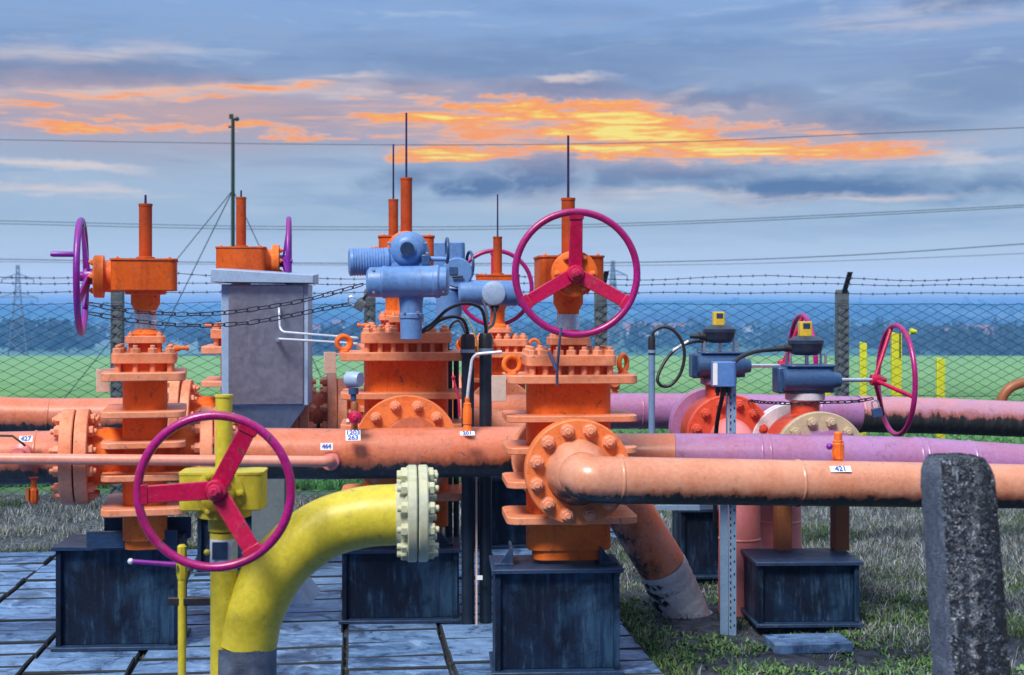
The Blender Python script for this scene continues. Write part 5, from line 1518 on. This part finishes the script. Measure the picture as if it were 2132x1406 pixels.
# ---------------------------------------------------------------- paving slabs, in the plant's own grid
def slab_mat():
    m, t, p = newmat('weathered blue grey concrete slabs')
    tc = t.n('ShaderNodeTexCoord').outputs['Object']
    isl = t.n('ShaderNodeNewGeometry').outputs['Random Per Island']
    rot = t.n('ShaderNodeMapping', {0: tc, 2: (0, 0, -PSS), 3: (7.0, 19.0, 1.0)}).outputs[0]
    br = t.noise(rot, 1.0, 8.0, 0.72, 0.6)
    big = t.noise(tc, 1.5, 6.0, 0.65, 0.4)
    blot = t.noise(tc, 6.5, 7.0, 0.7, 0.8)
    gr = t.noise(tc, 75.0, 4.0, 0.75)
    c = t.mix(isl, (0.045, 0.11, 0.26, 1), (0.14, 0.26, 0.50, 1))
    c = t.mix(t.rng(br, 0.42, 0.66, 0.0, 0.7), c, (0.20, 0.40, 0.72, 1))
    c = t.mix(t.rng(blot, 0.5, 0.66, 0.0, 0.85), c, (0.007, 0.022, 0.075, 1))
    c = t.mix(t.rng(big, 0.52, 0.66, 0.0, 0.75), c, (0.010, 0.030, 0.09, 1))
    c = t.mix(t.rng(blot, 0.46, 0.32, 0.0, 0.7), c, (0.28, 0.46, 0.74, 1))
    c = t.mix(t.rng(gr, 0.6, 0.72, 0.0, 0.6), c, (0.38, 0.52, 0.70, 1))
    c = t.mix(t.rng(gr, 0.42, 0.3, 0.0, 0.6), c, (0.012, 0.02, 0.04, 1))
    t.set(p.inputs['Base Color'], c)
    t.set(p.inputs['Roughness'], t.rng(big, 0.35, 0.65, 0.75, 0.36))
    t.set(p.inputs['Normal'], t.n('ShaderNodeBump', {'Strength': 0.8, 'Distance': 0.006, 'Height': t.m('ADD', t.m('ADD', br, blot), t.m('MULTIPLY', gr, 0.6))}).outputs[0])
    return m
EXV = Vector((math.cos(PSS), math.sin(PSS), 0)); EYV = Vector((-math.sin(PSS), math.cos(PSS), 0))
edge = W(1390, 1400, 6.305)
uR = edge.dot(EXV)
vE = edge.dot(EYV)
rs = random.Random(11)
mb = MB()
sides = []
def slab(u, v, wu, wv):
    zc = rs.gauss(0.0, 0.004)
    c = EXV * (u + wu / 2) + EYV * (v + wv / 2) + Vector((0, 0, zc - 0.03))
    tx, ty = rs.gauss(0, 0.007), rs.gauss(0, 0.014)
    ex = (EXV + Vector((0, 0, tx))) * (wu / 2 - 0.010)
    ey = (EYV + Vector((0, 0, ty))) * (wv / 2 - 0.009)
    up = Vector((0, 0, 0.03))
    ch, dn = 0.008, Vector((0, 0, 0.008))
    q = ((-1, -1), (1, -1), (1, 1), (-1, 1))
    top = [c + ex * i_ * (1 - ch / ex.length) + ey * j_ * (1 - ch / ey.length) + up for i_, j_ in q]
    mid = [c + ex * i_ + ey * j_ + up - dn for i_, j_ in q]
    bot = [c + ex * i_ + ey * j_ - up for i_, j_ in q]
    k0 = len(mb.f)
    mb.add(top + mid + bot, [(0, 1, 2, 3)] + [(a, (a + 1) % 4, 4 + (a + 1) % 4, 4 + a) for a in range(4)] + [(4 + a, 4 + (a + 1) % 4, 8 + (a + 1) % 4, 8 + a) for a in range(4)])
    sides.extend(range(k0 + 1, k0 + 9))
for i in range(12):
    u = uR - 0.5 * (i + 1)
    vv = 4.5 + rs.uniform(0, 0.25)
    while vv < 9.75:
        wv = rs.choice((0.25, 0.25, 0.25, 0.23, 0.30))
        slab(u + rs.gauss(0, .005), vv, 0.5, wv)
        vv += wv
for i in range(3):
    for j in range(5):
        slab(px_x(1330, 10.2) + 0.5 * i, 9.9 + 0.25 * j, 0.5, 0.25)
pme = mesh('paving', mb, 0)
pv = link('paving', pme, slab_mat())
M['joint'] = paint('dirt in the slab joints', (0.010, 0.016, 0.03), (0.02, 0.03, 0.03), 0.9, grime=0.4, grimec=(0.04, 0.05, 0.02), scale=3)
pme.materials.append(M['joint'])
for k in sides:
    pme.polygons[k].material_index = 1
tag(pv, 'weathered blue grey concrete paving slabs', None, None, 'structure')
sb = MB().obox(W(1682, 1340, 6.87) + Vector((0, 0, 0.0)), (0.2, 0.02, 0), (-0.01, 0.11, 0), (0, 0, 0.025))
solo('loose_slab', 'single flat concrete slab lying on the soil in front of the right hand plinth', 'slab', sb, slab_mat(), bevel=0.005)
mb = MB()
c = W(606, 1258, 7.75)
mb.add([c + Vector(v) for v in ((-0.20, 0, -0.005), (0.12, 0, -0.005), (0.12, 0.4, -0.005), (-0.20, 0.4, -0.005), (-0.20, 0.05, 0.13), (0.02, 0.05, 0.13), (0.02, 0.35, 0.13), (-0.20, 0.35, 0.13))],
       [(0, 1, 2, 3), (4, 7, 6, 5), (0, 4, 5, 1), (1, 5, 6, 2), (2, 6, 7, 3), (3, 7, 4, 0)])
solo('drain_cover', 'small sloping blue steel hatch on the paving behind the yellow bend', 'hatch', mb, 'lid', bevel=0.004)

# ---------------------------------------------------------------- grass, weeds, far wood
def blades(name, label, n, region, h0, h1, wd, cols, seed, lean=0.6, patch=None, clump=9, spread=0.014):
    g = np.random.default_rng(seed)
    P = []
    while len(P) < n // clump:
        x, d = region(g)
        if patch is None or g.random() < patch(x, d):
            P.append((x, d))
    n = len(P) * clump
    off = g.normal(0, spread, (n, 2))
    P = np.repeat(np.array(P), clump, 0) + off
    z = np.array([hgt(x, d) for x, d in P]) - 0.005
    h = g.uniform(h0, h1, n)
    th = g.uniform(0, 2 * np.pi, n)
    la = g.uniform(0.1, 1.0, n) * lean * h
    ph = np.arctan2(off[:, 1], off[:, 0]) + g.normal(0, 0.6, n)
    bx = np.stack([np.cos(th), np.sin(th)], 1) * wd
    lx = np.stack([np.cos(ph), np.sin(ph)], 1) * la[:, None]
    V = np.zeros((n, 5, 3))
    V[:, 0, :2] = P - bx; V[:, 1, :2] = P + bx
    V[:, 2, :2] = P + lx * 0.35 + bx * 0.75; V[:, 3, :2] = P + lx * 0.35 - bx * 0.75
    V[:, 4, :2] = P + lx
    V[:, 0, 2] = V[:, 1, 2] = z
    V[:, 2, 2] = V[:, 3, 2] = z + h * 0.6
    V[:, 4, 2] = z + h * np.sqrt(np.clip(1 - (la / h) ** 2 * 0.5, 0.2, 1))
    me = bpy.data.meshes.new(name)
    idx = np.arange(n)[:, None] * 5
    quads = (idx + np.array([[0, 1, 2, 3]]))
    tris = (idx + np.array([[3, 2, 4]]))
    me.vertices.add(n * 5)
    me.vertices.foreach_set('co', V.reshape(-1))
    me.loops.add(n * 7)
    li = np.concatenate([quads, tris], 1).reshape(-1).astype(np.int32)
    me.loops.foreach_set('vertex_index', li)
    me.polygons.add(n * 2)
    st = np.empty((n, 2), np.int32)
    st[:, 0] = np.arange(n) * 7
    st[:, 1] = np.arange(n) * 7 + 4
    me.polygons.foreach_set('loop_start', st.reshape(-1))
    me.update()
    me.validate()
    m, t, p = newmat(name + ' blades')
    isl = t.n('ShaderNodeNewGeometry').outputs['Random Per Island']
    t.set(p.inputs['Base Color'], t.ramp(isl, [(i / (len(cols) - 1), (*c, 1)) for i, c in enumerate(cols)]))
    p.inputs['Roughness'].default_value = 0.6
    o = link(name, me, m)
    tag(o, label, None, None, 'stuff')
    return o
def in_slab(x, d):
    p = Vector((x, d, 0))
    u, v = p.dot(EXV), p.dot(EYV)
    return uR - 6.05 < u < uR + 0.01 and 4.5 < v < 9.78
def r_dry(g):
    while True:
        d = g.uniform(6.0, 12.3) if g.random() < 0.8 else g.uniform(8.5, 12.3)
        x = g.uniform(-0.56, 0.56) * d
        if not in_slab(x, d):
            return x, d
pn_ = lambda x, d, s=1.0: 0.5 + 0.5 * math.sin(x * 2.3 * s + math.sin(d * 1.9 * s) * 1.3) * math.sin(d * 2.9 * s + math.sin(x * 1.7 * s + 1))
STRAW = [(0.015, 0.03, 0.05), (0.16, 0.18, 0.15), (0.42, 0.50, 0.60), (0.08, 0.13, 0.11), (0.02, 0.035, 0.055), (0.40, 0.44, 0.50), (0.25, 0.23, 0.13), (0.04, 0.09, 0.05), (0.28, 0.33, 0.38)]
soil = lambda x, d: 0.05 if (0.6 < x < 1.9 + 0.25 * math.sin(d * 5) and d < 8.2) else 1.0
blades('dry_grass', 'pale dry grass behind the paving and over the right of the yard', 125000, r_dry, 0.025, 0.085, 0.0023, STRAW, 1, 1.3, lambda x, d: soil(x, d) * (0.12 + 0.88 * min(1.0, 1.6 * pn_(x * 1.6, d * 1.6) ** 1.5)) * (0.55 if d < 7.4 and x > 0 else 1.0))
GREEN = [(0.015, 0.05, 0.018), (0.05, 0.13, 0.03), (0.10, 0.20, 0.05), (0.025, 0.08, 0.03), (0.14, 0.20, 0.05)]
blades('green_grass', 'green grass tufts among the dry grass', 62000, r_dry, 0.015, 0.055, 0.0024, GREEN, 2, 1.3, lambda x, d: max(0, pn_(x + 0.7, d + 0.3, 0.8) - 0.5) * 1.5 * (0.15 if soil(x, d) < 1 else 1.0))
def r_weed(g):
    while True:
        d = g.uniform(6.1, 8.6)
        x = g.uniform(0.6, 2.6)
        if not in_slab(x, d):
            return x, d
blades('weeds', 'low green weeds and straw litter on the dark soil beside the paving', 9000, r_weed, 0.012, 0.045, 0.0060, [(0.03, 0.09, 0.03), (0.09, 0.22, 0.05), (0.15, 0.30, 0.08), (0.05, 0.12, 0.05), (0.2, 0.22, 0.2)], 3, 1.6, lambda x, d: max(0, pn_(x * 2.2, d * 2.2) - 0.3) * 1.3)
def r_joint(g):
    i = int(g.integers(0, 12))
    return tuple((EXV * (uR - 0.5 * i + g.normal(0, .006)) + EYV * g.uniform(5.8, 9.7))[:2])
blades('moss', 'moss and small weeds in the joints of the paving', 3800, r_joint, 0.012, 0.032, 0.004, [(0.05, 0.06, 0.02), (0.12, 0.13, 0.03), (0.04, 0.07, 0.03)], 4, 1.2, lambda x, d: 1.0 if pn_(x * 3, d * 3) > 0.45 else 0.1)
feet = [(o.location.x, o.location.y) for o in bpy.data.objects if o.name.startswith('support_plinth')]
def r_foot(g):
    fx, fy = feet[int(g.integers(0, len(feet)))]
    if g.random() < 0.6:
        return fx + g.uniform(-0.36, 0.36), fy - 0.20 - abs(g.normal(0, 0.03))
    return fx + g.choice([-1, 1]) * (0.32 + abs(g.normal(0, 0.03))), fy + g.uniform(-0.2, 0.2)
blades('added_shade_litter', 'dead stems and dirt added round the feet of the plinths as contact shade', 3600, r_foot, 0.006, 0.03, 0.0035, [(0.03, 0.03, 0.03), (0.10, 0.10, 0.08), (0.05, 0.06, 0.03), (0.2, 0.2, 0.19), (0.015, 0.02, 0.025)], 9, 2.2)  # dark stems added at the feet to deepen the contact shadow
def r_edge(g):
    if g.random() < 0.45:
        p = EXV * (uR + abs(g.normal(0.03, .05))) + EYV * g.uniform(5.8, 9.7)
    else:
        p = EXV * g.uniform(uR - 6, uR) + EYV * (9.78 + abs(g.normal(0, .08)))
    return p.x, p.y
blades('edge_weeds', 'green weeds along the edge of the paving', 6000, r_edge, 0.02, 0.07, 0.004, GREEN + [(0.2, 0.2, 0.18)], 5, 1.2)
def r_field(g):
    d = 13.0 + g.random() ** 2 * 16
    return g.uniform(-0.56, 0.56) * d, d
blades('meadow_grass', 'short green meadow grass beyond the fence', 64000, r_field, 0.04, 0.13, 0.006, [(0.02, 0.13, 0.03), (0.05, 0.22, 0.05), (0.09, 0.30, 0.09), (0.03, 0.15, 0.04), (0.13, 0.20, 0.07)], 6, 0.7)

def leafy(mb, c, rx, rz, n, s, rr):
    for _ in range(n):
        v = Vector((rr.gauss(0, 1), rr.gauss(0, 1), rr.gauss(0, 1))).normalized() * rr.random() ** 0.35
        p = Vector(c) + Vector((v.x * rx, v.y * rx, v.z * rz))
        a = Vector((rr.gauss(0, 1), rr.gauss(0, 1), rr.gauss(0, 1))).normalized() * s * rr.uniform(.6, 1.2)
        b = a.orthogonal().normalized() * s * rr.uniform(.5, 1.1)
        mb.add([p - a, p + b, p + a, p - b], [(0, 1, 2, 3)])
M['wood'] = paint('far woodland foliage', (0.008, 0.028, 0.035), (0.006, 0.02, 0.028), 0.9, grime=0, scale=0.02)  # haze blue mixed into the foliage colour
rr = random.Random(21)
for nm, lab, spans in (('far_wood', 'dark far wood at the left beyond the field', ((-40, 190, 560, 718, 60), (60, 150, 640, 700, 26), (-60, 420, 760, 690, 60))),
                       ('far_wood', 'dark far wood at the right beyond the field', ((1880, 2180, 520, 715, 80), (1400, 1900, 640, 722, 70), (1750, 2200, 760, 692, 60))),
                       ('far_wood', 'hazy far wood in the middle of the valley', ((420, 760, 560, 712, 50), (640, 1420, 620, 708, 80), (300, 1500, 900, 680, 110), (-100, 2300, 1400, 668, 150), (-100, 2300, 1900, 668, 120)))):
    mb = MB()
    for a, b, D, _, n in spans:
        for _k in range(n):
            px = rr.uniform(a, b)
            d = D * rr.uniform(0.92, 1.15)
            x = px_x(px, d)
            h = rr.uniform(6, 13) * (1.2 if D > 1000 else 1)
            leafy(mb, (x, d, hgt(x, d) + h * 0.5), h * rr.uniform(.35, .6), h * 0.55, 26 if D < 1000 else 14, h * 0.16, rr)
    o = link(nm, mesh(nm, mb, 0), 'wood')
    tag(o, lab, None, None, 'stuff')
# scattered village houses far down the valley
M['far_wall'] = paint('far whitewashed wall', (0.75, 0.73, 0.68), None, 0.8, grime=0)
M['far_roof'] = paint('far tiled roof', (0.30, 0.13, 0.09), None, 0.8, grime=0)
hs = ((60, 668, 900), (84, 662, 980), (118, 664, 1020), (150, 672, 860), (210, 667, 1000), (262, 664, 1050), (300, 672, 1000), (395, 668, 1100), (660, 672, 1000), (704, 666, 1200),
      (1330, 684, 800), (1352, 676, 900), (1376, 672, 980), (1402, 680, 860), (1440, 672, 1050), (1322, 672, 1000), (1560, 668, 1200), (1950, 690, 640), (1992, 682, 720), (2030, 676, 800), (2080, 688, 660))
words_ = ('wide', 'narrow', 'low', 'tall', 'long')
for i, (px, py, D) in enumerate(hs):
    x = px_x(px, D)
    z = hgt(x, D) - 0.5
    wd, dp, ht = rr.uniform(9, 17), rr.uniform(7, 9), rr.uniform(4, 6.5)
    ref = 'the left pylon' if px < 450 else 'the stainless cabinet' if px < 800 else 'the looped black cable' if px < 1600 else 'the right edge of the fence'
    T = Thing('village_house', 'small far white house in the hazy valley near ' + ref, 'house', (x, D, z), rr.uniform(-.5, .5), 'far houses near ' + ref)
    T.part('wall', MB().bx(-wd / 2, wd / 2, -dp / 2, dp / 2, 0, ht), 'far_wall')
    mb = MB()
    a, b = wd / 2 + .5, dp / 2 + .5
    mb.add([(-a, -b, ht), (a, -b, ht), (a, b, ht), (-a, b, ht), (-a, 0, ht + 3.4), (a, 0, ht + 3.4)], [(0, 1, 5, 4), (2, 3, 4, 5), (0, 4, 3), (1, 2, 5), (0, 3, 2, 1)])
    T.part('roof', mb, 'far_roof')

# ---------------------------------------------------------------- air: the valley fades to blue
mb = MB().bx(-2600, 2600, -30, 3200, -24, 24)
hz = link('haze', mesh('haze', mb, 0))
hm = bpy.data.materials.new('haze')
hm.use_nodes = True
hm.node_tree.nodes.clear()
t = NT(hm.node_tree)
ho = t.n('ShaderNodeOutputMaterial')
pvn = t.n('ShaderNodeVolumePrincipled', {'Color': (0.18, 0.48, 1.0, 1), 'Density': HAZE, 'Anisotropy': 0.0})
t.t.links.new(pvn.outputs[0], ho.inputs['Volume'])
hz.data.materials.append(hm)
tag(hz, 'blue dusk haze over the valley', None, None, 'stuff')
